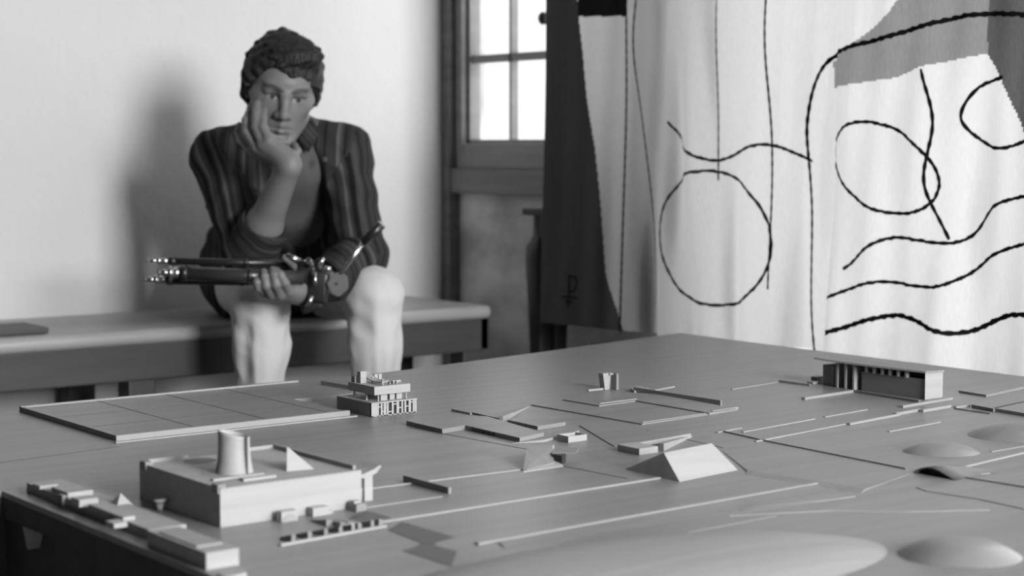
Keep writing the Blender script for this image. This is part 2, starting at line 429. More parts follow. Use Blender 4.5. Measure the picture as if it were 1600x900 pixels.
# ================================================================== WORK TABLE AND RELIEF BOARD
Xa, Xb, Xr = .766, .50, 2.552
out = [(Xa, 1.961), (Xa, .75), (Xr, .75), (Xr, 1.855), (2.558, 2.553), (2.566, 2.748), (2.143, 2.661), (1.766, 2.592), (1.533, 2.557), (1.027, 2.547), (Xb, 2.545), (Xb, 1.961)]
tb = thing('work_table', (1.66, 1.65, 0), 'dark table carrying the relief model in front of the bench', 'table')
ins = [(Xa+.012, 1.949), (Xa+.012, .79), (Xr-.03, .79), (Xr-.03, 2.68), (1.5, 2.52), (Xb+.03, 2.515), (Xb+.03, 1.985), (Xa+.012, 1.985)]
bm = B(); prism(bm, ins, .36, .4695); obj('apron', bm, M['table'], tb)
bm = B(); prism(bm, out, .4697, .4925); obj('tabletop', bm, M['table'], tb)
for x, y in ((Xa+.06, .85), (Xa+.06, 1.88), (Xb+.07, 2.45), (Xr-.08, .85), (Xr-.08, 2.5), (1.55, .85), (1.55, 2.45)):
    bm = B(); box(bm, x-.035, x+.035, y-.035, y+.035, 0, .361, .004); obj('leg', bm, M['table'], tb)
yg = 1.885
bm = B(); prism(bm, [(Xa-.0015, yg+.014), (Xa-.0015, yg-.014), (Xa+.013, yg-.014), (Xa+.013, yg+.014)], .446, .4695)
bm.verts.ensure_lookup_table()
for v in bm.verts:
    if v.co.z < .45: v.co.y = yg+(v.co.y-yg)*.15
obj('gusset', bm, M['board2'], tb)
props(tb.children[-1], 'pale triangular bracket')

rb = thing('relief_board', (1.66, 1.65, .493), 'large low relief model board with terraces, mounds and roads', 'relief model')
bm = B(); prism(bm, out, .493, TZ); obj('base_board', bm, M['board'], rb)
def rp(name, bm, m='board', smooth=False, label=None):
    o = obj(name, bm, M[m], rb, smooth)
    if label: o['label'] = label
    return o
# basin at the far left: slab, rim and scored joints
q = [(1.0215, 2.2015), (1.391, 2.2015), (1.391, 2.361), (1.499, 2.361), (1.499, 2.5335), (1.0215, 2.5335)]
h = .0075
bm = B(); prism(bm, q, TZ-.001, TZ+h-.0016); rp('basin_slab', bm)
bm = B()
box(bm, 1.020, 1.392, 2.200, 2.2085, TZ-.001, TZ+h); box(bm, 1.020, 1.026, 2.2087, 2.5288, TZ-.001, TZ+h); box(bm, 1.020, 1.50, 2.529, 2.535, TZ-.001, TZ+h+.001)
rp('basin_rim', bm, 'board2', label='pale rim')
bm = B(); zt = TZ+h-.0016
for x in (1.143, 1.258, 1.362): box(bm, x-.0011, x+.0011, 2.2085, 2.529, zt-.001, zt+.0003)
for y in (2.30, 2.41): box(bm, 1.026, 1.392, y-.0007, y+.0007, zt-.001, zt+.0002)
rp('scored_joint', bm, 'line', label='dark scored joints')
bm = B(); box(bm, 1.012, 1.395, 2.184, 2.1885, TZ-.0005, TZ+.0018); rp('curb', bm, 'board2')
bm = B(); a = G(-60, 731); b = G(186, 698); bar(bm, a, b, .0018, .0003); rp('board_joint', bm, 'line')

def curb(*px, w=.0045, h=.0016, m='board2', name='curb', z=TZ):
    bm = B()
    for a, b in zip(px, px[1:]): bar(bm, G(*a), G(*b), w, h, z)
    return rp(name, bm, m)
def slab(px, h, m='board', name='terrace', z0=TZ-.0005):
    top = [G(x, y, TZ+(h if not isinstance(h, (list, tuple)) else h[i]))[:2] for i, (x, y) in enumerate(px)]
    bm = B(); prism(bm, top, z0, TZ+h if not isinstance(h, (list, tuple)) else [TZ+v for v in h]); return rp(name, bm, m)
# terrace edges running from lower left to upper right
curb((560, 822), (1030, 747.5), w=.005, h=.0018)
curb((745, 851), (1275, 756.5), w=.006, h=.0022)
curb((880, 868), (1210, 806), w=.006, h=.0008, m='board')
curb((632, 757), (860, 728.5), w=.004, h=.0014)
# sloping strips between terraces
slab([(1275, 757), (1308, 772), (1262, 781), (790, 858), (780, 846)], [.002, .0001, .0001, .0001, .002], name='bank')
slab([(1110, 790), (1210, 772), (1282, 762), (1332, 776), (1270, 786), (1160, 800)], [.0005, .0035, .0042, .0005, .0002, .0002], name='bank')
curb((1165, 795), (1290, 782), (1335, 776), w=.004, h=.0009)
# right-hand lines
curb((1160, 675.5), (1272, 655), w=.004, h=.0014)
curb((1288, 652), (1354, 640.5), w=.004, h=.0014)
curb((1180, 690.5), (1326, 662), w=.004, h=.0016)
curb((1326, 664), (1405, 649), w=.005, h=.003)
curb((1398, 649), (1436, 642), w=.006, h=.004)
curb((1440, 644), (1484, 636.5), w=.006, h=.004)
curb((1492, 638), (1514, 635), w=.005, h=.003)
curb((1388, 675), (1468, 660), w=.004, h=.0014)
curb((1255, 624.5), (1331, 613), w=.007, h=.004)
curb((1408, 637), (1486, 624), w=.007, h=.0035)
curb((1143, 609), (1214, 597.5), w=.004, h=.0014)
curb((1120, 676), (1158, 669), w=.004, h=.0014)
curb((1500, 731.5), (1620, 703), w=.005, h=.0018)
curb((1548, 706), (1620, 694), w=.004, h=.0008)
curb((1530, 742), (1545, 740), w=.005, h=.0012)
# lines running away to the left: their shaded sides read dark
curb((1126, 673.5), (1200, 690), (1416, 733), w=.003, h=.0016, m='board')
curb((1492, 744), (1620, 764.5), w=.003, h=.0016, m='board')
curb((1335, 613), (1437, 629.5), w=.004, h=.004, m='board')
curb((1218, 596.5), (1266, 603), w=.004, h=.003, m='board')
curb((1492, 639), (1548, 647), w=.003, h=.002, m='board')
curb((640, 668), (850, 707), w=.0015, h=.0004, m='line', name='scored_joint')
curb((870, 726.5), (980, 748), w=.0015, h=.0004, m='line', name='scored_joint')
curb((1010, 672), (1130, 700), w=.0015, h=.0004, m='line', name='scored_joint')
curb((1433, 762), (1450, 768), (1530, 780), (1620, 800), w=.003, h=.0008, m='board')
curb((1140, 806), (1300, 798), (1420, 800), (1546, 797), w=.003, h=.0007, m='board2')
# raised platforms left of centre
slab([(635, 657.5), (691, 670.5), (727, 664.5), (812, 684), (850, 676), (760, 650), (700, 648)], .0062, name='terrace')
slab([(793, 656), (840, 666), (884, 659), (834, 649)], .0052)
curb((707, 642), (736, 648), w=.004, h=.003, m='board'); curb((737, 646.5), (781, 656.5), w=.004, h=.003, m='board')
slab([(780, 650), (786, 650.5), (828, 634.5), (822, 634)], [.0095, .0095, .0005, .0005], 'board2', 'ramp')
bm = B()                                                         # pale shallow ramp
prism(bm, P2((800, 693), (850, 691), (905, 676), (868, 672)), TZ-.0005, [TZ+.0005, TZ+.0035, TZ+.003, TZ+.0005]); rp('ramp', bm, 'board2')
# openings in the platform's shaded side
a, b = G(727, 664.5, TZ+.0062), G(812, 684, TZ+.0062)
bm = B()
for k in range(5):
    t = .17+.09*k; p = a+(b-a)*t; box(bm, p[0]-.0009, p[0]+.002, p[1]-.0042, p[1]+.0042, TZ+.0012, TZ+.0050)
rp('colonnade_opening', bm, 'dark', label='row of small openings with shade painted dark')  # dark boxes paint the shade inside the openings
# stepped court in the centre
slab([(830, 632), (1003, 662), (1105, 647), (1152, 640), (1030, 617), (925, 611)], .0018)
slab([(880, 624), (936, 633.5), (993, 625.5), (1108, 645), (1150, 638), (1030, 616), (930, 610)], .0036)
curb((936, 634.5), (994, 627), w=.004, h=.0046); curb((1003, 662), (1105, 647.5), w=.004, h=.0026); curb((1112, 646), (1152, 640), w=.004, h=.0046)
curb((991, 613), (1127, 634), w=.004, h=.0085, m='board')
slab([(985, 606), (991, 611), (1016, 607), (1000, 603)], [.006, .004, .0, .002], 'board2', 'ramp')
curb((1010, 613), (1053, 605), w=.004, h=.0022)
# berm with an opening behind the hipped block
slab([(905, 664), (1010, 672), (1075, 684), (1000, 690), (960, 697)], .0012)
bm = B(); prism(bm, P2((1030, 704), (1037, 705), (1082, 682), (1076, 681)), TZ-.0005, [TZ+.010, TZ+.010, TZ+.001, TZ+.001]); rp('ramp', bm, 'board2')
bm = B(); a = G(988, 700); b = G(1078, 684); bar(bm, a, b, .004, .0062); rp('beam', bm, 'board2')
bm = B(); prism(bm, P2((992, 700), (1030, 700), (1036, 693), (1002, 696)), TZ-.0003, TZ+.0004); rp('pit', bm, 'dark', label='flat dark patch painting the shade in a pit')  # thin dark plate paints the shade of a hole
# road bank to the right of the hipped block: its surface falls away from the windows
slab([(1128, 704), (1168, 735), (1250, 747), (1352, 764), (1428, 738), (1205, 700)], [.0002, .0016, .0022, .002, .0002, .0002], name='bank')
slab([(1168, 735), (1164, 741), (1245, 754), (1345, 771), (1352, 764), (1250, 747)], [.0016, .0001, .0001, .0001, .002, .0022], name='bank')
# low slabs at the right end
slab([(1498, 610), (1541, 617), (1600, 604), (1560, 598)], .0035); slab([(1518, 632), (1552, 638.5), (1610, 626), (1575, 619)], .005); slab([(1552, 637.5), (1700, 662), (1760, 648), (1610, 625)], .005)
# arched culvert
c0, c1 = G(1428, 738), G(1490, 751)
bm = B(); n = 18; rows = []
xc = (c0[0]+c1[0])/2
for dx, hh in ((0, .0100), (.03, .009), (.06, .004), (.085, .0002)):
    r = []
    for i in range(n+1):
        t = i/n; y = c0[1]+(c1[1]-c0[1])*t; r.append(bm.verts.new((xc+dx, y, TZ+hh*math.sin(math.pi*t**.8)**1.2+.0003)))
    rows.append(r)
for a, b in zip(rows, rows[1:]):
    for i in range(n): bm.faces.new((a[i], a[i+1], b[i+1], b[i]))
lip = [bm.verts.new((v.co.x+.001, v.co.y, max(TZ-.0003, v.co.z-.0018))) for v in rows[0]]
for i in range(n): bm.faces.new((rows[0][i], lip[i], lip[i+1], rows[0][i+1]))
cc = [v.co.copy() for v in rows[0]]; rp('culvert', bm, 'board', True)
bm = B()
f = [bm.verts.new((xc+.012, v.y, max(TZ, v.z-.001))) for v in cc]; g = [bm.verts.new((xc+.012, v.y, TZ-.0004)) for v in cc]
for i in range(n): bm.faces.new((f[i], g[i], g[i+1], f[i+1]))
rp('culvert_opening', bm, 'dark', label='culvert opening with its shade painted black')  # dark sheet paints the shade inside the culvert
# mounds
def mound(c, ax, bx_, h, power=2.2, m='board', n=40, name='mound'):
    """c centre, ax/bx_ half-axis vectors in the ground plane"""
    c = np.array(c[:2]); ax = np.array(ax); bb = np.array(bx_); bm = B(); rings = []
    top = bm.verts.new((c[0], c[1], TZ+h))
    for k in range(1, 17):
        r = k/16; rings.append([bm.verts.new((*(c+r*(math.cos(t)*ax+math.sin(t)*bb)), TZ+h*(1-r**power)-.0002)) for t in [2*math.pi*i/n for i in range(n)]])
    for i in range(n): bm.faces.new((top, rings[0][i], rings[0][(i+1) % n]))
    for a, b in zip(rings, rings[1:]):
        for i in range(n): bm.faces.new((a[i], b[i], b[(i+1) % n], a[(i+1) % n]))
    return rp(name, bm, m, True)
def mound_px(l, r, yc, h, ry, rot=0, **k):
    a, b = G(l, yc)[:2], G(r, yc)[:2]; c = (a+b)/2; ax = (b-a)/2; n = np.array([-ax[1], ax[0]])/np.linalg.norm(ax)*ry
    mound(c, ax, n, h, **k)
mound_px(1410, 1531, 706, .012, .040, power=2.4)
mound_px(1512, 1700, 681, .018, .062, power=2.4)
mound_px(1402, 1596, 868, .017, .052, power=2.6)
tip = G(1367, 846)[:2]; c = G(1010, 893)[:2]
v = tip-c; n = np.array([-v[1], v[0]])/np.linalg.norm(v)*.118
mound(c, v, n, .020, power=3.2, m='board2', n=64)
# three dark inlaid pools
for px in ([(606, 828), (628, 815), (710, 839), (674, 849), (660, 849)], [(629, 860), (660, 851), (672, 850), (714, 861), (706, 885)], [(544, 810), (572, 797), (612, 809), (560, 817)]):
    slab(px, .0004, 'inlay', 'inlaid_pool', z0=TZ-.001)
bm = B(); prism(bm, P2((652, 853), (682, 852), (678, 847), (660, 847)), TZ-.001, TZ+.0002); rp('inlaid_pool', bm, 'inlay')
curb((632, 752), (703, 771.5), w=.004, h=.0075, m='board')
curb((545, 768), (632, 757), w=.004, h=.0014)
curb((560, 795), (690, 776), w=.004, h=.001)
# ================================================================== MODEL BUILDINGS
def hd(px):
    d = F*1.0/math.cos(PT)*math.cos(PT)+(px-800)/FPX*R; return d[0], d[1]
def xat(px, y): dx, dy = hd(px); return y*dx/dy
def yat(px, x): dx, dy = hd(px); return x*dy/dx
def dims(near, right, left):
    """near ground corner (px,py) and photo columns of the right and left ends -> x0,x1,y0,y1"""
    p = G(*near); return p[0], xat(right, p[1]), p[1], yat(left, p[0])
def bthing(name, c, label, cat='model building', group=None): return thing(name, (c[0], c[1], TZ), label, cat, group)
def pb(name, par, args, m='model', bev=.0004, label=None):
    bm = B(); box(bm, *args, bev); o = obj(name, bm, M[m], par)
    if label: o['label'] = label
    return o
def lathe_cut(c, z0, prof, h, cut, n=48):
    """hyperbolic shell: prof(t)->radius, top plane z = h + cut.(x,y) offset"""
    bm = B(); rings = []
    K = 14
    def ringpts(k, shrink):
        ps = []
        for i in range(n):
            a = 2*math.pi*i/n; ht = h
            for _ in range(3):
                r = prof(1.0)-shrink; ht = h+cut[0]*r*math.cos(a)+cut[1]*r*math.sin(a)
            t = k/K; z = ht*t; r = prof(min(1, z/h))-shrink
            ps.append(bm.verts.new((c[0]+r*math.cos(a), c[1]+r*math.sin(a), z0+z)))
        return ps
    o = [ringpts(k, 0) for k in range(K+1)]; inn = [ringpts(k, .0016) for k in range(K+1)]
    for rr in (o, inn):
        for a, b in zip(rr, rr[1:]):
            for i in range(n): bm.faces.new((a[i], a[(i+1) % n], b[(i+1) % n], b[i]))
    for i in range(n): bm.faces.new((o[-1][i], o[-1][(i+1) % n], inn[-1][(i+1) % n], inn[-1][i]))
    return bm
# ---- assembly hall
x0, x1, y0, y1 = .872, 1.047, 1.632, 1.822; ZR = TZ+.0415
ah = bthing('assembly_hall_model', (x0, y0), 'pale square model hall with a curved funnel tower and small pyramid on its roof')
pb('hall_body', ah, (x0, x1, y0, y1, TZ, ZR-.0012))
bm = B(); e = ZR-.0014
box(bm, x0, x1, y0, y0+.002, e, ZR); box(bm, x0, x0+.0015, y0, y1, e, ZR); box(bm, x0+.01, x0+.06, y1-.003, y1, e, ZR+.003)
box(bm, x0+.115, x1, y1-.003, y1, e, ZR+.003); box(bm, x1-.0035, x1, y0+.012, y1, e, ZR+.0035)
obj('parapet', bm, M['board2'], ah)
tc = G(366, 736, ZR)
bm = lathe_cut(tc, ZR-.0015, lambda t: .0160+.0052*(1-t)**2.4+.0014*t, .0435, (-.22, .10)); obj('funnel_tower', bm, M['model'], ah, True)
bm = B(); box(bm, tc[0]+.004, tc[0]+.0055, tc[1]-.0235, tc[1]-.012, ZR-.001, ZR+.040); obj('tower_fin', bm, M['model'], ah)
bm = B(); bmesh.ops.create_circle(bm, cap_ends=True, segments=40, radius=.036); bmesh.ops.translate(bm, verts=bm.verts[:], vec=(tc[0], tc[1], ZR-.0009)); obj('tower_base_ring', bm, M['board2'], ah)
a, b, c = G(448, 735, ZR), G(491, 731, ZR), G(478, 722, ZR); ap = G(452, 733, ZR)
bm = B(); zz = ZR-.0014
v = [bm.verts.new((a[0], a[1], zz)), bm.verts.new((b[0], b[1], zz)), bm.verts.new((c[0], c[1], zz)), bm.verts.new((ap[0]+.001, ap[1]+.006, ZR+.0245))]
for q in ((0, 1, 3), (1, 2, 3), (2, 0, 3), (0, 2, 1)): bm.faces.new([v[i] for i in q])
obj('pyramid_skylight', bm, M['model'], ah)
p = G(333, 750, ZR); pb('roof_step', ah, (p[0], p[0]+.062, p[1]-.001, p[1]+.006, ZR-.0014, ZR+.0008)); p = G(378, 750, ZR); pb('roof_step', ah, (p[0], p[0]+.04, p[1]-.004, p[1]+.006, ZR-.0014, ZR+.0016))
p = G(310, 718, ZR); bm = B(); bmesh.ops.create_circle(bm, cap_ends=True, segments=32, radius=.016); bmesh.ops.scale(bm, vec=(1.2, 1.1, 1), verts=bm.verts[:]); bmesh.ops.translate(bm, verts=bm.verts[:], vec=(p[0], p[1]-.004, ZR-.0008))
obj('roof_dish_shadow', bm, M['inlay'], ah)['label'] = 'roof dish shadow painted as a dark disc'  # flat dark disc paints the dish shadow on the roof
for yy in (y0+.001, y1-.02): pb('corner_block', ah, (x0-.002, x0+.007, yy, yy+.014, ZR-.006, ZR+.0035), 'modeld')
# entrance canopy on the right flank
bm = B(); prof = [(x1+.001, .0325), (x1+.014, .0315), (x1+.028, .0355), (x1+.0375, .0395), (x1+.0395, .038), (x1+.033, .0315), (x1+.020, .0265), (x1+.001, .0285)]
r0 = [bm.verts.new((x, y0+.02, TZ+z)) for x, z in prof]; r1 = [bm.verts.new((x, y0+.075, TZ+z)) for x, z in prof]
bm.faces.new(r0); bm.faces.new(r1[::-1])
for i in range(8): bm.faces.new((r0[i], r0[(i+1) % 8], r1[(i+1) % 8], r1[i]))
obj('canopy', bm, M['model'], ah)
for k in range(3):
    y = y0+.022+k*.022; pb('canopy_pier', ah, (x1+.018, x1+.029, y, y+.003, TZ, TZ+.029)); pb('porch_post', ah, (x1+.003, x1+.007, y-.008, y-.004, TZ, TZ+.026))
pb('porch_shade', ah, (x1+.0005, x1+.030, y0+.072, y0+.075, TZ, TZ+.028), 'dark', label='dark panel standing in for shade under the canopy')  # dark pieces stand in for the shade in the porch gaps
pb('porch_shade', ah, (x1+.0002, x1+.0065, y0+.008, y0+.012, TZ+.019, TZ+.0305), 'dark', label='dark block standing in for shade beside the hall wall')
# bits standing beside the hall
def small(name, near, right, left, h, label, m='model', cat='model block'):
    a = dims(near, right, left); o = thing(name, (a[0], a[2], TZ), label, cat); pb('block_body', o, (*a, TZ, TZ+h), m, .0006); return o, a
o, a = small('entrance_block', (440, 817), 462, 428, .0115, 'small pale box in front of the hall wall, left of two')
bm = B(); tube(bm, ((a[0]+a[1])/2, a[2]-.0008, TZ+.0), ((a[0]+a[1])/2, a[2]+.003, TZ+.0), .0085, n=30); bmesh.ops.bisect_plane(bm, geom=bm.verts[:]+bm.edges[:]+bm.faces[:], plane_co=(0, 0, TZ+.0003), plane_no=(0, 0, 1), clear_inner=True); obj('arch_relief', bm, M['board2'], o)
o, a = small('entrance_block', (489, 808), 512, 477, .0095, 'small box in front of the hall wall, right of two')
pb('side_step', o, (a[1], a[1]+.006, a[2]+.002, a[3], TZ, TZ+.004))
o, a = small('gate_block', (557, 800.5), 570, 540, .0085, 'small box at the hall corner under the upturned canopy', 'modeld')
pb('cap', o, (a[0]+.001, a[1]-.002, a[2]+.006, a[3]-.004, TZ+.0083, TZ+.011), 'model')
st = thing('shadow_ramp', (*G(520, 822)[:2], TZ), 'low ramp wedges darkened for shadow triangles between hall and colonnade', 'model block')  # wedges in darker wood stand in for small triangular shadows
for (px, py, hh) in ((510, 822, .0065), (532, 824.5, .006), (545, 822, .004)):
    p = G(px, py); bm = B(); prism(bm, [(p[0], p[1]), (p[0]+.016, p[1]), (p[0]+.016, p[1]+.03), (p[0], p[1]+.03)], TZ, [TZ+hh, TZ+.001, TZ+.001, TZ+.0015]); obj('wedge', bm, M['modeld'], st)
cl = thing('colonnade', (*G(520, 838)[:2], TZ), 'low colonnade of little fins in a row before the hall', 'model colonnade')
a, b = G(437, 853), G(602, 823); bm = B(); bar(bm, a, b, .005, .0016, TZ+.0005); obj('plinth', bm, M['model'], cl)
for px in (459, 484, 509, 532, 552, 562, 583, 596):
    t = (px-437)/165; p = a+(b-a)*t; bm = B(); prism(bm, [(p[0]-.0018, p[1]+.002), (p[0]+.0018, p[1]+.002), (p[0]+.0018, p[1]+.026), (p[0]-.0018, p[1]+.026)], TZ, [TZ+.0085, TZ+.0085, TZ+.002, TZ+.002]); obj('fin', bm, M['modeld'], cl)
# little goblet-shaped pillar in the hall's shade
p = G(250, 797); gp = thing('goblet_pillar', (p[0], p[1], TZ), 'small pale goblet shaped pillar beside the shaded hall wall', 'model pillar')
bm = B(); tube(bm, (p[0], p[1], TZ), (p[0], p[1], TZ+.007), .003, .0045); tube(bm, (p[0], p[1], TZ+.007), (p[0], p[1], TZ+.0125), .0045, .008); obj('pillar_body', bm, M['model'], gp, True)
# ---- long office bar at the board's left edge
sb = bthing('office_bar_model', (.80, 1.76), 'long low model slab along the left table edge with roof blocks')
X0, X1, Y0, Y1, hz = .787, .829, 1.625, 1.940, .0105
pb('bar_body', sb, (X0, X1, Y0, Y1, TZ, TZ+hz), 'model')
def onroof(par, near, wx, wy, h, nm='roof_block', z=hz, m='model'):
    p = G(near[0], near[1], TZ+z); return pb(nm, par, (p[0], p[0]+wx, p[1], p[1]+wy, TZ+z-.0003, TZ+z+h), m, .0008)
onroof(sb, (106, 778), .030, .045, .0055); onroof(sb, (124, 793), .022, .022, .008); onroof(sb, (192, 815), .014, .085, .0045)
onroof(sb, (62, 765), .022, .02, .004); onroof(sb, (178, 826), .015, .02, .005)
for yy in (1.70, 1.83): pb('stair_notch', sb, (X0-.004, X0+.004, yy, yy+.012, TZ, TZ+hz+.003), 'modeld')
p = G(194, 802); ps = thing('small_pyramid', (p[0], p[1], TZ), 'small pale pyramid between the long bar and the hall', 'model pyramid')
bm = B(); s = .016; v = [bm.verts.new((p[0]+dx, p[1]+dy, TZ)) for dx, dy in ((-s, -.01), (s, -.01), (s, .022), (-s, .022))]+[bm.verts.new((p[0]-.002, p[1]+.004, TZ+.022))]
for q in ((0, 1, 2, 3), (0, 1, 4), (1, 2, 4), (2, 3, 4), (3, 0, 4)): bm.faces.new([v[i] for i in q])
obj('pyramid_body', bm, M['model'], ps)
se = bthing('office_end_block', (.79, 1.48), 'pale end block of the long bar nearest the camera')
pb('block_body', se, (.772, .807, 1.474, 1.598, TZ, TZ+.0165)); pb('roof_slab', se, (.776, .803, 1.50, 1.58, TZ+.016, TZ+.018), 'board2')
p = G(362, 912); o = thing('round_turret', (p[0], p[1], TZ), 'pale round turret cut by the lower edge, before the end block', 'model block')
bm = B(); tube(bm, (p[0], p[1], TZ), (p[0], p[1], TZ+.011), .015, .013, n=32); obj('turret_body', bm, M['model'], o, False)

# ---- tall palace
x0, x1, y0 = 1.408, 1.487, 2.166; y1 = 2.262
pc = bthing('palace_model', (x0, y0), 'tall stepped model palace with gridded front and roof terrace', 'model building')
h1, h2, h3 = .0205, .031, .0435
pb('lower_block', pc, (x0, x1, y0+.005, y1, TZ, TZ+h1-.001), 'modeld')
pb('terrace_slab', pc, (x0, x1+.002, y0, y1, TZ+h1-.0012, TZ+h1+.0006), 'model', 0)
pb('recess_shade', pc, (x0+.012, x1-.0005, y0+.0035, y0+.0052, TZ+.0003, TZ+h1-.0014), 'dark', 0)  # dark panel paints the shade behind the facade grid
bm = B()
cols = [x0, x0+.010, x0+.0165, x0+.0215, x0+.027, x0+.036, x0+.0445, x0+.053, x0+.0585, x0+.066, x0+.0735, x1-.0018]
for i, x in enumerate(cols): box(bm, x, x+(.0032 if i % 3 else .0044), y0+.0006, y0+.0042, TZ, TZ+h1-.001)
for i, (a, b) in enumerate(zip(cols, cols[1:])):
    zz = [.0095, .013, .006, .0115, .0045, .015, .009, .0125, .010, .0155, .0105][i]
    if i not in (7,): box(bm, a, b, y0+.001, y0+.0042, TZ+zz, TZ+zz+.0016)
box(bm, x0, x1, y0+.0006, y0+.0042, TZ, TZ+.0012); box(bm, x0, x0+.0125, y0+.0008, y0+.0052, TZ, TZ+h1-.001)
obj('facade_grid', bm, M['model'], pc)
for a in ((.024, .036, .012, .05), (.040, .049, .012, .03), (.052, .062, .012, .045)): pb('loggia_wall', pc, (x0+a[0], x0+a[1], y0+a[2], y0+a[3], TZ+h1, TZ+h2+.0005))
for a in (.017, .0665): pb('pillar', pc, (x0+a, x0+a+.0022, y0+.009, y0+.0115, TZ+h1, TZ+h2+.0005))
pb('pillar', pc, (x0+.010, x0+.0125, y0+.062, y0+.065, TZ+h1, TZ+h2+.0005)); pb('pillar', pc, (x0+.010, x0+.0125, y0+.030, y0+.033, TZ+h1, TZ+h2+.0005))
pb('upper_slab', pc, (x0+.009, x0+.073, y0+.006, y0+.078, TZ+h2, TZ+h3), 'model')
pb('roof_block', pc, (x0+.0145, x0+.025, y0+.052, y0+.062, TZ+h3-.0002, TZ+.061)); pb('roof_block', pc, (x0+.012, x0+.020, y0+.064, y0+.074, TZ+h3-.0002, TZ+.053), 'modeld')
bm = B()      # long curved roof shade
n = 12; rows = []
for i in range(n+1):
    t = i/n; y = y0+.012+.056*t; z = TZ+.049+.0085*t+.0045*math.sin(math.pi*t)*-1
    rows.append([bm.verts.new((x0+x, y, z+dz)) for x, dz in ((.026, 0), (.038, .0015), (.038, -.0004), (.026, -.0018))])
for a, b in zip(rows, rows[1:]):
    for i in range(4): bm.faces.new((a[i], a[(i+1) % 4], b[(i+1) % 4], b[i]))
bm.faces.new(rows[0]); bm.faces.new(rows[-1][::-1])
for y in (.018, .045): box(bm, x0+.031, x0+.033, y0+y, y0+y+.003, TZ+h3-.0002, TZ+.052)
obj('roof_shade', bm, M['model'], pc)
for a in ((.041, .043), (.047, .049), (.053, .055)): pb('roof_post', pc, (x0+a[0], x0+a[1], y0+.014, y0+.018, TZ+h3-.0002, TZ+h3+.0045), 'modeld')
pb('roof_beam', pc, (x0+.056, x0+.0725, y0+.03, y0+.0325, TZ+h3-.0002, TZ+h3+.003)); pb('roof_beam', pc, (x0+.050, x0+.063, y0+.068, y0+.071, TZ+h3, TZ+.0525))
pb('roof_beam', pc, (x0+.0555, x0+.058, y0+.068, y0+.071, TZ+h3-.0002, TZ+.052))
# long garden wall running back from the palace
o = thing('garden_wall', (1.46, 2.33, TZ), 'low dark garden wall running back from the palace', 'model wall'); bm = B(); a, b = G(503, 601), G(560, 610); bar(bm, a, b, .004, .006, TZ+.0005); obj('wall_body', bm, M['modeld'], o)

# ---- court building at the right
x0, x1, y0, y1, h = 2.194, 2.237, 1.787, 2.008, .0425
hc = bthing('court_building_model', (x0, y0), 'long model court building with overhanging roof and tall pillars')
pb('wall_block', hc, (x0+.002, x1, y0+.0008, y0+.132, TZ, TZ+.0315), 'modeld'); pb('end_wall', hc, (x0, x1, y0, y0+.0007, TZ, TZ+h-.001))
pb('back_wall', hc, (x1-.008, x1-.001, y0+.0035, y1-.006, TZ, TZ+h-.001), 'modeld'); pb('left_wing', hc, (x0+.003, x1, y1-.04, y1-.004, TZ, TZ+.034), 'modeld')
bm = B(); n = 16; rows = []
for i in range(n+1):
    t = i/n; y = y0-.001+(y1-y0+.004)*t; lift = .0012*max(0, (t-.75)/.25)**2
    rows.append([bm.verts.new((x, y, TZ+h+dz+lift)) for x, dz in ((x0-.012+.010*(1-t)**2, -.0002), (x0-.010+.010*(1-t)**2, .0026), (x1+.002, .0012), (x1+.002, -.0022), (x0+.01, -.0022))])
for a, b in zip(rows, rows[1:]):
    for i in range(5): bm.faces.new((a[i], a[(i+1) % 5], b[(i+1) % 5], b[i]))
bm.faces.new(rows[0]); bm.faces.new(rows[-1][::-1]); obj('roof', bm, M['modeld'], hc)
for px in (1311, 1324, 1337):
    y = yat(px, x0-.004); pb('pillar', hc, (x0-.004, x0+.016, y, y+.0042, TZ, TZ+h-.0015))
y = yat(1303, x0); pb('pillar', hc, (x0+.001, x0+.014, y, y+.003, TZ, TZ+.034))
for px in (1357, 1369, 1382, 1394, 1407, 1420):
    y = yat(px, x0); pb('clerestory_stud', hc, (x0-.001, x0+.006, y, y+.0045, TZ+.031, TZ+h-.0018))
p = G(1283, 598); o = thing('court_annex', (p[0], p[1], TZ), 'tiny annex block at the far left end of the court building', 'model block')
pb('annex_body', o, (p[0]-.01, p[0]+.012, p[1], p[1]+.014, TZ, TZ+.010), 'modeld'); pb('annex_step', o, (p[0]-.026, p[0]-.0095, p[1]-.006, p[1]+.008, TZ, TZ+.004))

# ---- hipped block in the middle
hp = bthing('hipped_block_model', G(1062, 753), 'large wedge shaped block with one bright and one dark sloping face')
D, Cc, E_ = G(1062, 753), G(1153, 734.5), G(977, 733); hh = .0285
Ag, Bg = None, None
a = G(1039, 702, TZ+hh); b = G(1112, 692.5, TZ+hh*.93); a[0] = D[0]+.010; a[1] = yat(1039, a[0])
d3 = np.array([D[0], D[1], TZ]); c3 = np.array([Cc[0], Cc[1], TZ]); nn = np.cross(c3-d3, a-d3); rr = ray(1112, 692.5); b = CAM+rr*(((d3-CAM)@nn)/(rr@nn))
bm = B(); back = G(1130, 716)
v = {k: bm.verts.new(q) for k, q in dict(D=(D[0], D[1], TZ), C=(Cc[0], Cc[1], TZ), E=(E_[0], E_[1], TZ), K=(back[0], back[1], TZ), a=tuple(a), b=tuple(b)).items()}
for q in ('DCba', 'DaE', 'CKb', 'EabK', 'DEKC'): bm.faces.new([v[k] for k in q])
obj('block_body', bm, M['model'], hp)
# ---- flat box behind it
o, a = small('flat_box_model', (999, 711.5), 1030, 966, .0085, 'flat rectangular box behind the dark face of the wedge block')
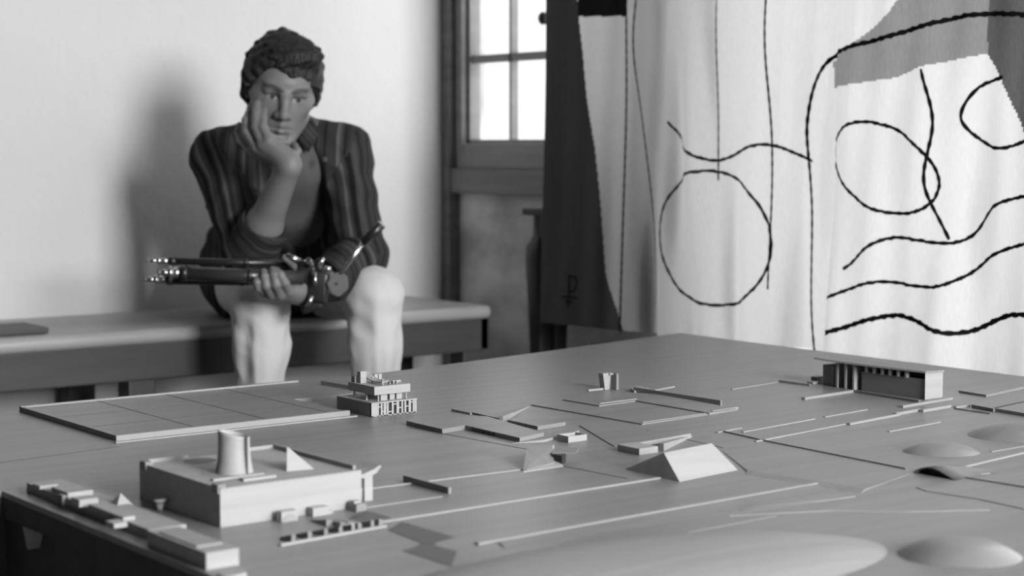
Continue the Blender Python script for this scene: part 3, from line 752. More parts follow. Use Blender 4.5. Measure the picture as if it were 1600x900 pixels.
# ---- sloped slab block with a doorway
sw = bthing('sloped_block_model', G(817, 735), 'pale sloped slab block with dark doorway left of the wedge block')
n1, n2 = G(817, 736), G(866, 728); f2, f1 = G(863, 719), G(823, 722); bk = G(866, 712); bk1 = G(828, 716)
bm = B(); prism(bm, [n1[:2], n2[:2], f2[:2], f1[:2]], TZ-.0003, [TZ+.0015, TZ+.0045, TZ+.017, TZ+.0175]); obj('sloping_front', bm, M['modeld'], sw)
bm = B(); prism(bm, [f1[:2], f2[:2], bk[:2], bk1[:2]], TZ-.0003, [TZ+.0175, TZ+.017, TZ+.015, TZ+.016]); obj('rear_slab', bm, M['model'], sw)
bm = B(); prism(bm, P2((818, 738), (880, 729), (876, 725), (842, 726)), TZ-.0003, [TZ+.001, TZ+.0005, TZ+.004, TZ+.006]); obj('front_ramp', bm, M['model'], sw)
p = G(866, 724); q = G(880, 722)
bm = B(); prism(bm, P2((863, 725), (878, 727.5), (884, 722), (870, 719)), TZ-.0003, TZ+.0125); obj('doorway', bm, M['dark'], sw)['label'] = 'doorway with its shade painted black'  # solid dark block stands in for shade inside the doorway
bm = B(); prism(bm, P2((862, 724), (900, 724), (905, 716), (868, 716)), TZ+.0125, [TZ+.0135, TZ+.0137, TZ+.0137, TZ+.0135]); obj('door_lintel', bm, M['modeld'], sw)
# ---- small open box
a = dims((888, 692), 918, 878); a = (a[0], a[1], a[2], a[3]+.01)
ob = bthing('open_box_model', (a[0], a[2]), 'tiny roofless box with pierced walls behind the sloped block')
t = .002
pb('front_wall', ob, (a[0], a[1], a[2], a[2]+t, TZ, TZ+.0085)); pb('side_wall', ob, (a[0], a[0]+t, a[2]+t, a[3], TZ, TZ+.0085)); pb('side_wall', ob, (a[1]-t, a[1], a[2]+t, a[3], TZ, TZ+.0085)); pb('rear_wall', ob, (a[0]+t, a[1]-t, a[3]-t, a[3], TZ, TZ+.0085))
# ---- little arch monument
p = G(943, 609.5)
am = bthing('arch_monument_model', (p[0], p[1]), 'little two pillar monument standing alone near the far edge')
bm = B(); w = .0145
prism(bm, [(p[0]+.003, p[1]), (p[0]+w-.002, p[1]), (p[0]+w-.002, p[1]+.012), (p[0]+.003, p[1]+.012)], TZ, TZ+.027)
for vv in bm.verts:
    if vv.co.z > TZ+.01: vv.co.x += (-.004 if vv.co.x < p[0]+w/2 else .003)
obj('broad_pillar', bm, M['model'], am)
pb('narrow_pillar', am, (p[0]+w+.003, p[0]+w+.0075, p[1]-.012, p[1]+.001, TZ, TZ+.027), 'modeld'); pb('lintel', am, (p[0]+w-.004, p[0]+w+.006, p[1]-.004, p[1]+.006, TZ+.024, TZ+.0268))
pb('low_wall', am, (p[0]-.03, p[0]+.002, p[1]+.002, p[1]+.006, TZ, TZ+.003), 'model')
# ================================================================== SCULPTING WITH DISTANCE FUNCTIONS
class Cone:                                  # tapered limb between two points, optionally stretched along an axis
    def __init__(s, a, b, ra, rb, k=.02, ax=None, st=1.0, sub=False, ax2=None, st2=1.0):
        s.a = np.array(a, float); s.b = np.array(b, float); s.ra = ra; s.rb = rb; s.k = k; s.sub = sub
        s.ax = None if ax is None else np.array(ax, float); s.st = st; s.ax2 = None if ax2 is None else np.array(ax2, float); s.st2 = st2
    def sq(s, p):
        if s.ax is not None:
            p = p-np.outer((p-s.a)@s.ax, s.ax)*(1-1/s.st)
        if s.ax2 is not None: p = p-np.outer((p-s.a)@s.ax2, s.ax2)*(1-1/s.st2)
        return p
    def __call__(s, p):
        b = s.b; pp = p
        if s.ax is not None or s.ax2 is not None: pp = s.sq(p); b = s.sq(s.b[None])[0]
        d = b-s.a; L = d@d+1e-12; q = pp-s.a; t = np.clip(q@d/L, 0, 1)
        return np.sqrt(((q-t[:, None]*d)**2).sum(1))-(s.ra+(s.rb-s.ra)*t)
class Ell:
    def __init__(s, c, r, k=.01, fr=None, sub=False):
        s.c = np.array(c, float); s.r = np.array(r, float); s.k = k; s.fr = fr; s.sub = sub
    def __call__(s, p):
        q = p-s.c
        if s.fr is not None: q = q@s.fr.T
        k0 = np.sqrt(((q/s.r)**2).sum(1)); k1 = np.sqrt(((q/s.r**2)**2).sum(1))+1e-9
        return k0*(k0-1)/k1
def smin(a, b, k):
    h = np.maximum(k-np.abs(a-b), 0)/k; return np.minimum(a, b)-h*h*k*.25
def smax(a, b, k): return -smin(-a, -b, k)
def blend(prims, p):
    v = None
    for q in prims:
        d = q(p)
        if v is None: v = d
        elif q.sub: v = smax(v, -d, q.k)
        else: v = smin(v, d, q.k)
    return v
def surface(field, lo, hi, h, n=20, prims=None, margin=.012):
    """surface nets over sparse blocks; field(P, prims) -> distance"""
    lo = np.array(lo, float); nb = np.ceil((np.array(hi)-lo)/(h*n)).astype(int)
    BIG = 1 << 20
    rad = h*n*math.sqrt(3)/2
    ar = np.arange(n+1); gx, gy, gz = np.meshgrid(ar, ar, ar, indexing='ij'); gi = np.stack([gx, gy, gz], -1).reshape(-1, 3)
    ids, pos, quads = [], [], []
    for bi in range(nb[0]):
        for bj in range(nb[1]):
            for bk in range(nb[2]):
                base = np.array([bi, bj, bk])*n; c = lo+(base+n/2)*h
                pr = prims
                if prims is not None:
                    ds = [float(q(c[None])[0]) for q in prims]; add = [d for d, q in zip(ds, prims) if not q.sub]
                    dm = min(add)
                    if dm > rad*1.25+margin: continue
                    pr = [q for d, q in zip(ds, prims) if (d < (rad*1.15+q.k+margin if q.sub else dm+2*rad*1.1+q.k+margin))]
                    if all(q.sub for q in pr): continue
                if abs(float(field(c[None], pr)[0])) > rad*1.5+margin: continue
                P = lo+(base+gi)*h; v = field(P, pr).reshape(n+1, n+1, n+1)
                neg = v < 0
                if neg.all() or not neg.any(): continue
                # cell vertices
                c8 = np.stack([neg[a:n+a, b_:n+b_, c_:n+c_] for a in (0, 1) for b_ in (0, 1) for c_ in (0, 1)], 0)
                act = c8.any(0) & ~c8.all(0); ci = np.argwhere(act)
                if len(ci) == 0: continue
                acc = np.zeros((len(ci), 3)); cnt = np.zeros(len(ci))
                for ax in range(3):
                    o1, o2 = [q for q in range(3) if q != ax]
                    for u in (0, 1):
                        for w in (0, 1):
                            s = ci.copy(); s[:, o1] += u; s[:, o2] += w; e = s.copy(); e[:, ax] += 1
                            va = v[s[:, 0], s[:, 1], s[:, 2]]; vb = v[e[:, 0], e[:, 1], e[:, 2]]; m_ = (va < 0) != (vb < 0)
                            t = np.where(m_, va/np.where(m_, va-vb, 1), 0); q = s.astype(float); q[:, ax] += t
                            acc += q*m_[:, None]; cnt += m_
                vp = lo+(base+acc/cnt[:, None])*h
                g = ci+base+2; ids.append((g[:, 0]*BIG+g[:, 1])*BIG+g[:, 2]); pos.append(vp)
                for ax in range(3):
                    o1, o2 = [(1, 2), (2, 0), (0, 1)][ax]
                    a = v[:n, :n, :n]; sl = [slice(0, n)]*3; sl[ax] = slice(1, n+1); b_ = v[tuple(sl)]
                    cr = np.argwhere((a < 0) != (b_ < 0))
                    if len(cr) == 0: continue
                    s = a[cr[:, 0], cr[:, 1], cr[:, 2]] < 0
                    g = cr+base+2; q4 = []
                    for du, dv in ((0, 0), (-1, 0), (-1, -1), (0, -1)):
                        k = g.copy(); k[:, o1] += du; k[:, o2] += dv; q4.append((k[:, 0]*BIG+k[:, 1])*BIG+k[:, 2])
                    q4 = np.stack(q4, 1); q4[~s] = q4[~s][:, ::-1]; quads.append(q4)
    ids = np.concatenate(ids); pos = np.concatenate(pos); quads = np.concatenate(quads)
    uid, first = np.unique(ids, return_index=True); pos = pos[first]
    idx = np.searchsorted(uid, quads); idx = np.minimum(idx, len(uid)-1); ok = (uid[idx] == quads).all(1)
    return pos, idx[ok]
def keep_big(pos, quads, minfrac=.02):
    par = np.arange(len(pos))
    for _ in range(400):
        m = par[quads].min(1); new = par.copy()
        for c in range(4): np.minimum.at(new, quads[:, c], m)
        new = new[new]
        if (new == par).all(): break
        par = new
    lab, cnt = np.unique(par, return_counts=True); good = lab[cnt > minfrac*len(pos)]
    kq = np.isin(par[quads[:, 0]], good); quads = quads[kq]; used = np.unique(quads); mp = -np.ones(len(pos), int); mp[used] = np.arange(len(used))
    return pos[used], mp[quads]
def meshobj(name, pos, quads, m, parent, attr=None, color=None, solid=None):
    off = np.array(wl(parent)) if parent is not None else np.zeros(3)
    me = bpy.data.meshes.new(name); me.vertices.add(len(pos)); me.vertices.foreach_set('co', (pos-off).astype(np.float32).ravel())
    me.loops.add(quads.size); me.loops.foreach_set('vertex_index', quads.astype(np.int32).ravel())
    me.polygons.add(len(quads)); me.polygons.foreach_set('loop_start', np.arange(0, quads.size, 4, dtype=np.int32)); me.polygons.foreach_set('loop_total', np.full(len(quads), 4, np.int32))
    me.update(calc_edges=True); me.validate()
    me.polygons.foreach_set('use_smooth', np.ones(len(me.polygons), bool))
    me.materials.append(m)
    if attr is not None:
        a = me.attributes.new('stripe', 'FLOAT', 'POINT'); a.data.foreach_set('value', attr.astype(np.float32))
    if color is not None:
        a = me.attributes.new('tint', 'FLOAT_COLOR', 'POINT'); c = np.stack([color, color, color, np.ones_like(color)], 1); a.data.foreach_set('color', c.astype(np.float32).ravel())
    o = bpy.data.objects.new(name, me); COL.objects.link(o)
    if parent is not None: o.parent = parent
    return o
def wob(p, f, seed):
    rs = np.random.RandomState(seed); o = 0
    for _ in range(6):
        d = rs.normal(size=3); d /= np.linalg.norm(d); o = o+np.sin(p@d*f*rs.uniform(.6, 1.5)+rs.uniform(0, 6.28))
    return o/6

# ================================================================== THE SEATED MAN
# joints: photo column, photo row, distance along the view axis (m)
J = dict(
    pel=W(444, 432, 4.40), waist=W(450, 372, 4.36), chest=W(449, 300, 4.20), upper=W(445, 245, 4.10), neck=W(443, 205, 4.06),
    shR=W(347, 250, 4.06), shL=W(534, 240, 4.10), elR=W(391, 402, 3.955), wrR=W(452, 259, 3.80),
    elL=W(566, 400, 4.02), wrL=W(486, 452, 3.84),
    hipR=W(384, 438, 4.36), hipL=W(507, 440, 4.38), knR=W(408, 473, 3.93), knL=W(584, 462, 3.95), anR=W(411, 792, 3.98), anL=W(593, 792, 4.0))
VD = -F.copy(); VD[2] = 0; VD /= np.linalg.norm(VD)           # horizontal direction the man faces
UZ = np.array([0, 0, 1.])
# head frame: sx to the photo's right, fy facing direction, uz up through the crown
yaw, pit, rol = math.radians(13), math.radians(17), math.radians(8)
f0 = VD*math.cos(yaw)+R*math.sin(yaw); f1 = f0*math.cos(pit)-UZ*math.sin(pit); u1 = UZ*math.cos(pit)+f0*math.sin(pit); s1 = np.cross(u1, f1)
if s1@R < 0: s1 = -s1
uz = u1*math.cos(rol)+s1*math.sin(rol); sx = s1*math.cos(rol)-u1*math.sin(rol); fy = f1
HC = W(440, 139, 3.96); HS = .97
FR = np.stack([sx, fy, uz])                                    # world -> head
def hp_(x, y, z): return HC+HS*(x*sx+y*fy+z*uz)
def HE(c, r, k, sub=False): return Ell(hp_(*c), np.array(r)*HS, k, FR, sub)
def HCn(a, b, ra, rb, k, sub=False): return Cone(hp_(*a), hp_(*b), ra*HS, rb*HS, k, sub=sub)
head = [HE((0, -.018, .038), (.073, .092, .080), .02),
        HE((0, .030, -.010), (.062, .058, .082), .03),
        HE((0, .042, -.058), (.047, .042, .050), .03),
        HCn((-.014, .074, -.100), (.014, .074, -.100), .017, .017, .02),
        HCn((-.052, .005, -.058), (-.020, .062, -.098), .020, .016, .025), HCn((.052, .005, -.058), (.020, .062, -.098), .020, .016, .025),
        HCn((-.046, .052, -.020), (-.056, .030, -.012), .017, .017, .022), HCn((.046, .052, -.020), (.056, .030, -.012), .017, .017, .022),
        HCn((-.038, .073, .019), (-.010, .084, .016), .010, .011, .016), HCn((.038, .073, .019), (.010, .084, .016), .010, .011, .016),
        HE((-.031, .090, .001), (.017, .016, .012), .012, True), HE((.031, .090, .001), (.017, .016, .012), .012, True),
        HE((-.030, .0665, .000), (.0150, .0150, .0125), .004), HE((.030, .0665, .000), (.0150, .0150, .0125), .004),
        HCn((-.043, .0745, .0085), (-.018, .0800, .0095), .0045, .0045, .006), HCn((.043, .0745, .0085), (.018, .0800, .0095), .0045, .0045, .006),
        HCn((-.042, .0740, -.009), (-.019, .0785, -.0095), .0040, .0040, .007), HCn((.042, .0740, -.009), (.019, .0785, -.0095), .0040, .0040, .007),
        HCn((0, .084, .010), (0, .106, -.030), .0085, .0105, .014), HCn((0, .100, -.033), (0, .109, -.034), .011, .0105, .008),
        HE((-.0135, .097, -.037), (.0085, .011, .0085), .006), HE((.0135, .097, -.037), (.0085, .011, .0085), .006),
        HCn((-.007, .099, -.047), (-.007, .101, -.043), .0035, .003, .003, True), HCn((.007, .099, -.047), (.007, .101, -.043), .0035, .003, .003, True),
        HE((0, .068, -.066), (.028, .023, .022), .015),
        HCn((-.022, .080, -.066), (0, .092, -.0625), .0040, .0058, .007), HCn((.022, .080, -.066), (0, .092, -.0625), .0040, .0058, .007),
        HCn((-.019, .080, -.0745), (0, .0905, -.0765), .0045, .0068, .007), HCn((.019, .080, -.0745), (0, .0905, -.0765), .0045, .0068, .007),
        HCn((-.023, .086, -.0695), (0, .099, -.0692), .0016, .0022, .003, True), HCn((.023, .086, -.0695), (0, .099, -.0692), .0016, .0022, .003, True),
        HCn((-.014, .090, -.087), (.014, .090, -.087), .006, .006, .010, True),
        HE((-.075, -.004, -.004), (.010, .020, .032), .006), HE((.075, -.004, -.004), (.010, .020, .032), .006),
        HE((-.083, .000, -.002), (.006, .011, .018), .005, True), HE((.083, .000, -.002), (.006, .011, .018), .005, True)]
neck = [Cone(J['neck']-.02*UZ, hp_(0, -.02, -.055), .056, .052, .03)]
torso = [Cone(J['pel'], J['waist'], .098, .092, .05, R, 1.45), Cone(J['waist'], J['chest'], .092, .100, .05, R, 1.42), Cone(J['chest'], J['upper'], .100, .080, .05, R, 1.45),
         Cone(J['shR'], J['upper']+.03*VD*0, .050, .062, .05), Cone(J['shL'], J['upper'], .050, .062, .05), Cone(J['upper'], J['neck'], .075, .052, .04)]
def L(a, b, t): return a+(b-a)*t
arms = [Cone(J['shR'], J['elR'], .049, .037, .03), Cone(J['elR'], L(J['elR'], J['wrR'], .35), .038, .040, .02), Cone(L(J['elR'], J['wrR'], .3), J['wrR'], .040, .0255, .02),
        Cone(J['shL'], J['elL'], .049, .037, .03), Cone(J['elL'], L(J['elL'], J['wrL'], .35), .038, .040, .02), Cone(L(J['elL'], J['wrL'], .3), J['wrL'], .040, .0255, .02)]
legs = [Cone(J['hipR'], J['knR'], .072, .044, .04), Cone(J['hipL'], J['knL'], .072, .044, .04), Cone(J['knR'], J['anR'], .044, .032, .02), Cone(J['knL'], J['anL'], .044, .032, .02)]
for s, an in (('R', J['anR']), ('L', J['anL'])):
    d = VD+(-.25 if s == 'R' else .25)*R; d /= np.linalg.norm(d); legs += [Cone(an-.02*d-.045*UZ, an+.15*d-.062*UZ, .034, .022, .03)]
def finger(pts, r0, r1, k=.005):
    o = []; n = len(pts)-1
    for i in range(n): o.append(Cone(pts[i], pts[i+1], r0+(r1-r0)*i/n, r0+(r1-r0)*(i+1)/n, k))
    return o
# right hand (photo left): heel under the jaw, fingers up along the cheek
wR = J['wrR']
hR = [Cone(wR, W(438, 241, 3.800), .0230, .0205, .015), Cone(W(453, 247, 3.795), W(420, 221, 3.790), .0165, .0125, .012), Cone(W(447, 251, 3.80), W(411, 227, 3.797), .0165, .0120, .012),
      Cone(W(441, 254, 3.81), W(401, 231, 3.812), .0165, .0115, .012), Cone(W(439, 256, 3.825), W(395, 236, 3.830), .0150, .0110, .012)]
hR += finger([W(420, 218, 3.790), W(411, 199, 3.800), W(411, 184, 3.822), W(413, 172, 3.842)], .0108, .0078)
hR += finger([W(410, 224, 3.797), W(400, 199, 3.806), W(400, 178, 3.826), W(402, 161, 3.850)], .0110, .0078)
hR += finger([W(400, 230, 3.812), W(385, 206, 3.825), W(384, 188, 3.842), W(389, 175, 3.862)], .0106, .0076)
hR += finger([W(394, 236, 3.830), W(376, 219, 3.850), W(372, 205, 3.866), W(374, 195, 3.884)], .0092, .0068)
hR += finger([W(455, 251, 3.815), W(463, 237, 3.852), W(459, 228, 3.885)], .0125, .0090)       # thumb under the chin
# left hand (photo right): palm below the tripod, fingers curled up over its front
wL = J['wrL']
hL = [Cone(wL, W(462, 458, 3.800), .0250, .0200, .015), Cone(W(476, 450, 3.80), W(451, 455, 3.765), .017, .0115, .012), Cone(W(474, 458, 3.80), W(437, 460, 3.765), .017, .0115, .012),
      Cone(W(472, 464, 3.81), W(424, 460, 3.768), .016, .0110, .012), Cone(W(470, 466, 3.825), W(412, 457, 3.775), .015, .0100, .012)]
hL += finger([W(452, 456, 3.762), W(445, 442, 3.738), W(438, 429, 3.735), W(433, 423, 3.748)], .0106, .0076)
hL += finger([W(438, 461, 3.762), W(431, 445, 3.736), W(428, 429, 3.734), W(426, 421, 3.748)], .0108, .0076)
hL += finger([W(424, 461, 3.765), W(416, 447, 3.738), W(413, 432, 3.735), W(412, 424, 3.748)], .0104, .0074)
hL += finger([W(412, 458, 3.772), W(404, 450, 3.744), W(401, 441, 3.738), W(401, 433, 3.746)], .0090, .0066)
hL += finger([W(474, 446, 3.795), W(468, 424, 3.800), W(456, 409, 3.785), W(446, 403, 3.770)], .0130, .0088)     # thumb over the top
body = torso+neck+head+arms+hR+hL+legs
def bench_clear(d, p): return smax(d, -np.maximum(3.652-p[:, 1], p[:, 2]-.4835), .006)
fld = lambda p, pr: bench_clear(blend(pr, p), p)
per = thing('person', (J['pel'][0], J['pel'][1], 0), 'dark haired man seated on the bench, chin on hand, striped shirt, pale trousers', 'person')
allp = np.array([q for q in J.values()])
lo = allp.min(0)-.20; hi = allp.max(0)+.20; lo[2] = -.005; hi[2] = HC[2]+.16
P_, Q_ = surface(fld, lo, hi, .0030, prims=body)
P_, Q_ = keep_big(P_, Q_)
q = ((P_-HC)/HS)@FR.T                                           # head coordinates of every skin vertex
col = np.full(len(P_), .165)
def spot(c, r, v, soft=.35):
    d = np.sqrt((((q-np.array(c))/np.array(r))**2).sum(1)); w = np.clip((1+soft-d)/soft, 0, 1); col[:] = col*(1-w)+v*w
for s in (-1, 1):
    for t in np.linspace(0, 1, 7):                              # brows
        spot((s*(.016+.030*t), .088-.016*t*t, .019+.006*math.sin(math.pi*t*.8)), (.007, .016, .0030), .055, .7)
    spot((s*.030, .0815, 0), (.011, .006, .0055), .26, .3)
    spot((s*.030+.001, .0825, -.0005), (.0052, .006, .0050), .02, .3)
    spot((s*.030, .083, .0065), (.015, .008, .0022), .05, .6)
spot((0, .094, -.0625), (.020, .012, .005), .10, .5); spot((0, .094, -.0755), (.018, .012, .006), .14, .5); spot((0, .094, -.0690), (.023, .014, .0018), .02, .5)
spot((0, .075, -.095), (.04, .03, .03), .17, .6)
col *= 1+.05*wob(P_, 90, 3)
meshobj('body', P_, Q_, M['skin'], per, color=col)
# ---- hair
def hairf(p, pr):
    q = ((p-HC)/HS)@FR.T
    e = Ell((0, -.020, .040), (.086, .106, .091)); d = e(q)
    d = smin(d, Ell((.062, -.004, .012), (.026, .045, .055))(q), .02); d = smin(d, Ell((-.066, -.010, .005), (.024, .048, .066))(q), .02)
    d = smin(d, Ell((.018, .040, .098), (.055, .048, .022))(q), .03)
    d = smin(d, Ell((-.010, -.070, -.050), (.058, .040, .045))(q), .03)
    # locks combed sideways and forward
    w = np.sin(q[:, 0]*120+14*np.sin(q[:, 1]*24+q[:, 2]*18)+q[:, 2]*40)*.0028+np.sin(q[:, 1]*150+q[:, 0]*60+9*np.sin(q[:, 2]*31))*.0020+wob(q, 210, 5)*.003+wob(q, 60, 8)*.006
    d = d+w
    # hairline: higher on the photo's left temple, dipping on the right
    zl = .064-.013*np.sin(q[:, 0]*40+1.0)-.10*np.maximum(q[:, 0]-.018, 0)
    yy = q[:, 1]; side = np.abs(q[:, 0])
    cut = (zl-1.35*(.078-yy)*np.clip((side-.028)/.03, 0, 1)**.7-q[:, 2])/1.45+wob(q, 230, 9)*.0035
    cut = np.where(yy > .03, cut, np.minimum(cut, .05))
    cut2 = np.maximum((zl-1.35*(.078-yy)-q[:, 2])/1.68, -1)
    c = np.where(side > .045, np.maximum(cut, cut2*.0+cut), cut)
    ear = (-.062+.0*yy-q[:, 2])
    d = np.maximum(d, c); d = np.maximum(d, np.where(yy > -.03, np.maximum(-.048-q[:, 2], 0)+(-.048-q[:, 2]), -.095-q[:, 2]))
    return d*HS
P_, Q_ = surface(hairf, HC-.17, HC+.17, .0026, margin=.03)
P_, Q_ = keep_big(P_, Q_, .01)
meshobj('hair', P_, Q_, M['hair'], per)
# ---- clothes
def crease(p, amp, seed, f=55): return amp*(np.abs(wob(p, f, seed))**.8*1.6-.85)
cf = lambda a, b, t0, t1, ra, rb, k: Cone(L(a, b, t0), L(a, b, t1), ra, rb, k)
shirt_p = [Cone(J['hipR']+.03*UZ, L(J['hipR'], J['knR'], .16), .108, .100, .04), Cone(J['hipL']+.03*UZ, L(J['hipL'], J['knL'], .10), .100, .096, .04), Cone(J['pel']+.0*UZ, J['waist'], .128, .114, .05, R, 1.48), Cone(J['waist'], J['chest'], .112, .116, .05, R, 1.40), Cone(J['chest'], J['upper']-.015*UZ, .116, .088, .05, R, 1.55),
           Cone(J['shR'], J['upper'], .062, .074, .05), Cone(J['shL'], J['upper'], .060, .074, .05), Cone(J['shR'], J['elR'], .063, .052, .035), Cone(J['shL'], J['elL'], .061, .051, .035),
           Cone(J['elR'], L(J['elR'], J['wrR'], .30), .053, .052, .02), Cone(J['elL'], L(J['elL'], J['wrL'], .70), .055, .048, .02)]
openA = W(462, 196, 3.93); openB = W(478, 400, 4.16)
cutters = [Cone(openA, openB, .048, .056, .012), Cone(L(J['elR'], J['wrR'], .60), J['wrR'], .075, .09, .004), Cone(L(J['elL'], J['wrL'], 1.0), J['wrL']+(J['wrL']-J['elL'])*.3, .070, .09, .004),
           Cone(J['neck']-.01*UZ+.02*VD, hp_(0, .0, -.05), .064, .085, .01)]
def shirtf(p, pr):
    d = blend([q for q in pr if not q.sub], p)
    dn = np.sin((p@UZ)*95+5*np.sin(p@R*16))*.0025
    d = d+crease(p, .006, 21, 38)+crease(p, .0028, 22, 95)+dn*.6
    # hollow shell so the neck and front opening read as cloth
    for c in cutters: d = smax(d, -c(p), c.k)
    return bench_clear(d, p)
P_, Q_ = surface(shirtf, lo-.05, hi+.05, .0036, prims=shirt_p, margin=.03)
P_, Q_ = keep_big(P_, Q_, .03)
def stripe_coord(P):
    bones = [('t', J['pel'], J['neck']), ('a', J['shR'], J['elR']), ('a', J['shL'], J['elL']), ('c', J['elR'], L(J['elR'], J['wrR'], .4)), ('c', J['elL'], J['wrL'])]
    rr = [.150, .062, .060, .056, .054]
    best = np.full(len(P), 9.); out = np.zeros(len(P))
    for i, ((kind, a, b), r) in enumerate(zip(bones, rr)):
        d = b-a; Ln = np.linalg.norm(d); u = d/Ln; t = np.clip((P-a)@u, 0, Ln); v = P-a-t[:, None]*u; dist = np.linalg.norm(v, axis=1)-r
        e1 = VD-u*(VD@u); e1 /= np.linalg.norm(e1); e2 = np.cross(u, e1)
        if kind == 't': c = P@R*1.0+.12*np.sin(P@UZ*9)*.05
        elif kind == 'a': c = np.arctan2(v@e2, v@e1)*.060+.004*np.sin(t*22)
        else: c = t*1.0+np.arctan2(v@e2, v@e1)*.012
        m_ = dist < best; out[m_] = c[m_]+i*1.7; best = np.minimum(best, dist)
    return out
shirt = meshobj('striped_shirt', P_, Q_, M['shirt'], per, attr=stripe_coord(P_))
# open collar flaps
for s in (-1, 1):
    bm = B(); n0 = J['neck']+.012*UZ
    pts = [n0+s*.030*R+.066*VD-.020*UZ, n0+s*.066*R+.020*VD+.016*UZ, n0+s*.086*R+.030*VD-.014*UZ, n0+s*.064*R+.074*VD-.062*UZ]
    th = (VD*.6+UZ*.3+s*R*.5)*.006
    a = [bm.verts.new(q_) for q_ in pts]; b = [bm.verts.new(q_+th) for q_ in pts]
    bm.faces.new(a[::-1]); bm.faces.new(b)
    for i in range(4): bm.faces.new((a[i], a[(i+1) % 4], b[(i+1) % 4], b[i]))
    bmesh.ops.bevel(bm, geom=bm.edges[:], offset=.0022, segments=2, affect='EDGES')
    c = obj('collar_flap', bm, M['shirt'], shirt, True)
    at = c.data.attributes.new('stripe', 'FLOAT', 'POINT'); at.data.foreach_set('value', np.array([v.co.x*.8+v.co.z*.5+4 for v in c.data.vertices], np.float32))
for t_ in (.25, .62):
    bm = B(); p = L(openA, openB, t_)+.062*R+.020*VD; tube(bm, p, p+.004*VD, .0055, n=16); obj('button', bm, M['undershirt'], shirt, True)
under_p = [Cone(J['upper'], J['neck']-.015*UZ, .086, .062, .04), Cone(J['shR'], J['upper'], .056, .070, .05), Cone(J['shL'], J['upper'], .056, .070, .05), Cone(J['pel'], J['waist'], .106, .099, .05, R, 1.40), Cone(J['waist'], J['chest'], .099, .105, .05, R, 1.38), Cone(J['chest'], J['upper'], .105, .082, .05, R, 1.40)]
nc = Cone(J['neck']+.020*VD+.030*UZ, hp_(0, .0, -.05), .055, .09, .01)
def underf(p, pr): return bench_clear(smax(blend(pr, p)+crease(p, .004, 31, 45), -nc(p), .01), p)
P_, Q_ = surface(underf, lo-.05, hi+.05, .0045, prims=under_p, margin=.02)
meshobj('undershirt', *keep_big(P_, Q_, .03), M['undershirt'], per)
tr_p = [Cone(J['pel']-.01*UZ, J['pel']+.045*UZ, .106, .104, .04, R, 1.42), Cone(J['hipR'], J['knR'], .092, .057, .04), Cone(J['hipL'], J['knL'], .092, .057, .04),
        Cone(J['knR'], L(J['knR'], J['anR'], .22), .057, .053, .03), Cone(J['knL'], L(J['knL'], J['anL'], .22), .057, .053, .03),
        Cone(L(J['knR'], J['anR'], .2), L(J['knR'], J['anR'], .93), .0525, .049, .03), Cone(L(J['knL'], J['anL'], .2), L(J['knL'], J['anL'], .93), .0525, .049, .03)]
def trf(p, pr):
    d = blend(pr, p)
    along = p@UZ
    d = d+np.sin(p@R*95+2.5*np.sin(along*11)+3*np.sin(p@VD*14))*.0026*np.clip((.60-along)/.12, .15, 1)+crease(p*np.array([1, 1, .22]), .0030, 41, 62)+crease(p, .0014, 42, 120)
    for kn, an in ((J['knR'], J['anR']), (J['knL'], J['anL'])):
        ax_ = an-kn; ln_ = np.linalg.norm(ax_); ax_ = ax_/ln_; t_ = np.clip((p-kn)@ax_, -.02, ln_); v_ = p-kn-t_[:, None]*ax_
        th = np.arctan2(v_@R, v_@VD); nr = np.clip(1.6-np.linalg.norm(v_, axis=1)/.06, 0, 1)*np.clip((t_+.01)/.08, 0, 1)
        side = 1 if kn is J['knL'] else -1
        d = d-nr*(.0062*np.exp(-((th-side*.10)/.16)**2)+.0040*np.sin(3*th+9*t_+side)*np.abs(np.sin(2*th-14*t_+1))+.0020*np.sin(7*th+22*t_))
        r_ = np.linalg.norm(p-kn, axis=1); d = d+.0012*np.sin((p-kn)@(UZ*.8+VD*.5+R*.4)*130)*np.exp(-((r_-.08)/.035)**2)
    return bench_clear(smax(d, -(p[:, 2]-.085), .004), p)
P_, Q_ = surface(trf, lo-.05, hi+.05, .0038, prims=tr_p, margin=.02)
meshobj('pale_trousers', *keep_big(P_, Q_, .03), M['trousers'], per)
for s, an in (('R', J['anR']), ('L', J['anL'])):
    d = VD+(-.25 if s == 'R' else .25)*R; d /= np.linalg.norm(d); sd = np.cross(UZ, d)
    sp = [Cone(an-.035*d-.055*UZ, an+.17*d-.068*UZ, .040, .030, .03, sd, 1.15), Cone(an-.02*d-.05*UZ, an-.01*d-.01*UZ, .042, .038, .03), Cone(an+.01*d-.03*UZ, an+.10*d-.055*UZ, .036, .033, .03)]
    def shf(p, pr): return smax(blend(pr, p), -(p[:, 2]-.006), .004)
    P_, Q_ = surface(shf, an-.26, an+.26, .005, prims=sp)
    meshobj('shoe', P_, Q_, M['shoe'], per)

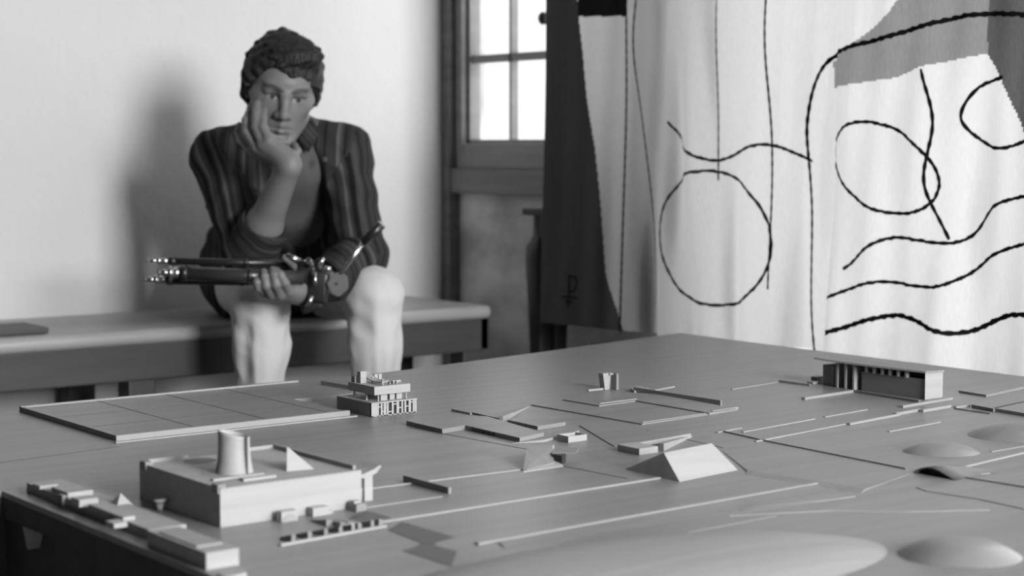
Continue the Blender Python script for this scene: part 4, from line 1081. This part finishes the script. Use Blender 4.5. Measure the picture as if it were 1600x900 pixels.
# ================================================================== FOLDED TRIPOD ON HIS KNEES
tp = thing('tripod', W(440, 430, 3.77), 'folded black camera tripod with silver feet held across his knees', 'tripod')
def seg(name, a, b, ra, rb=None, m='black', par=None, n=24):
    bm = B(); tube(bm, a, b, ra, rb, n); return obj(name, bm, M[m], par or tp, False)
def shade_flat_sides(o):
    for p in o.data.polygons: p.use_smooth = len(p.vertices) == 4
ends = [(W(272, 408, 3.755), W(478, 412, 3.815)), (W(290, 427, 3.730), W(474, 434, 3.775)), (W(268, 437, 3.760), W(474, 440, 3.805))]
rad = [.0078, .0150, .0105]
for (a, b), r, mm in zip(ends, rad, ('black', 'tube', 'black')):
    lg = seg('tripod_leg', a, b, r, m=mm); shade_flat_sides(lg)
    d = (a-b)/np.linalg.norm(a-b)
    for k, (l0, l1, rr, m2) in enumerate(((-.004, .010, r*1.12, 'black'), (.010, .028, r*.78, 'chrome'), (.028, .034, r*.95, 'chrome'), (.034, .050, r*.5, 'chrome'), (.050, .058, r*.42, 'greymetal'))):
        shade_flat_sides(seg('leg_tip' if k else 'leg_collar', a+d*l0, a+d*l1, rr, m=m2, par=lg))
    shade_flat_sides(seg('leg_clamp', L(a, b, .52), L(a, b, .56), r*1.1, m='black', par=lg))
hd_p = W(490, 432, 3.80)
bm = B(); obox(bm, W(480, 427, 3.80), .020*R, .020*VD, .026*UZ, .006); obj('shoulder_casting', bm, M['black'], tp, True)
bm = B(); obox(bm, W(497, 447, 3.80), .022*R-.006*UZ, .020*VD, .034*UZ+.004*R, .007); obj('pan_head', bm, M['black'], tp, True)
bm = B(); obox(bm, W(487, 474, 3.81), .022*R+.008*UZ, .018*VD, .016*UZ-.004*R, .006); obj('tilt_block', bm, M['black'], tp, True)
shade_flat_sides(seg('center_post', W(497, 440, 3.80), W(500, 405, 3.79), .009))
for a, b, r in ((W(448, 399, 3.765), W(470, 408, 3.77), .0065), (W(478, 405, 3.765), W(489, 415, 3.762), .006), (W(497, 416, 3.765), W(506, 404, 3.76), .004), (W(508, 419, 3.765), W(517, 421, 3.765), .0062),
                (W(491, 426, 3.762), W(494, 446, 3.76), .004), (W(488, 462, 3.768), W(480, 480, 3.77), .0045), (W(484, 410, 3.762), W(482, 406, 3.75), .008)):
    shade_flat_sides(seg('lever', a, b, r, r*.8, 'chrome'))
kb = W(527, 443, 3.77)
bm = B(); pts = [kb+x*R+z*UZ for x, z in ((-.024, 0), (-.004, .024), (.020, .016), (.022, -.012), (.002, -.030), (-.014, -.022))]
a = [bm.verts.new(q_) for q_ in pts]; b = [bm.verts.new(q_-.02*VD) for q_ in pts]; bm.faces.new(a); bm.faces.new(b[::-1])
for i in range(6): bm.faces.new((a[i], a[(i+1) % 6], b[(i+1) % 6], b[i]))
bmesh.ops.bevel(bm, geom=bm.edges[:], offset=.0025, segments=2, affect='EDGES'); kn_ = obj('pan_plate', bm, M['greymetal'], tp); kn_['label'] = 'grey metal plate'
shade_flat_sides(seg('plate_screw', kb+.001*VD, kb+.004*VD, .003, m='chrome', par=kn_))
ha, hb, hc_ = W(531, 428, 3.775), W(568, 379, 3.765), W(597, 350, 3.755)
h_ = seg('pan_handle', ha, hb, .0052, m='chrome'); shade_flat_sides(h_); h_['label'] = 'bright steel handle rod'
g_ = seg('handle_grip', hb, hc_, .0085, .0105, 'black', h_); shade_flat_sides(g_)
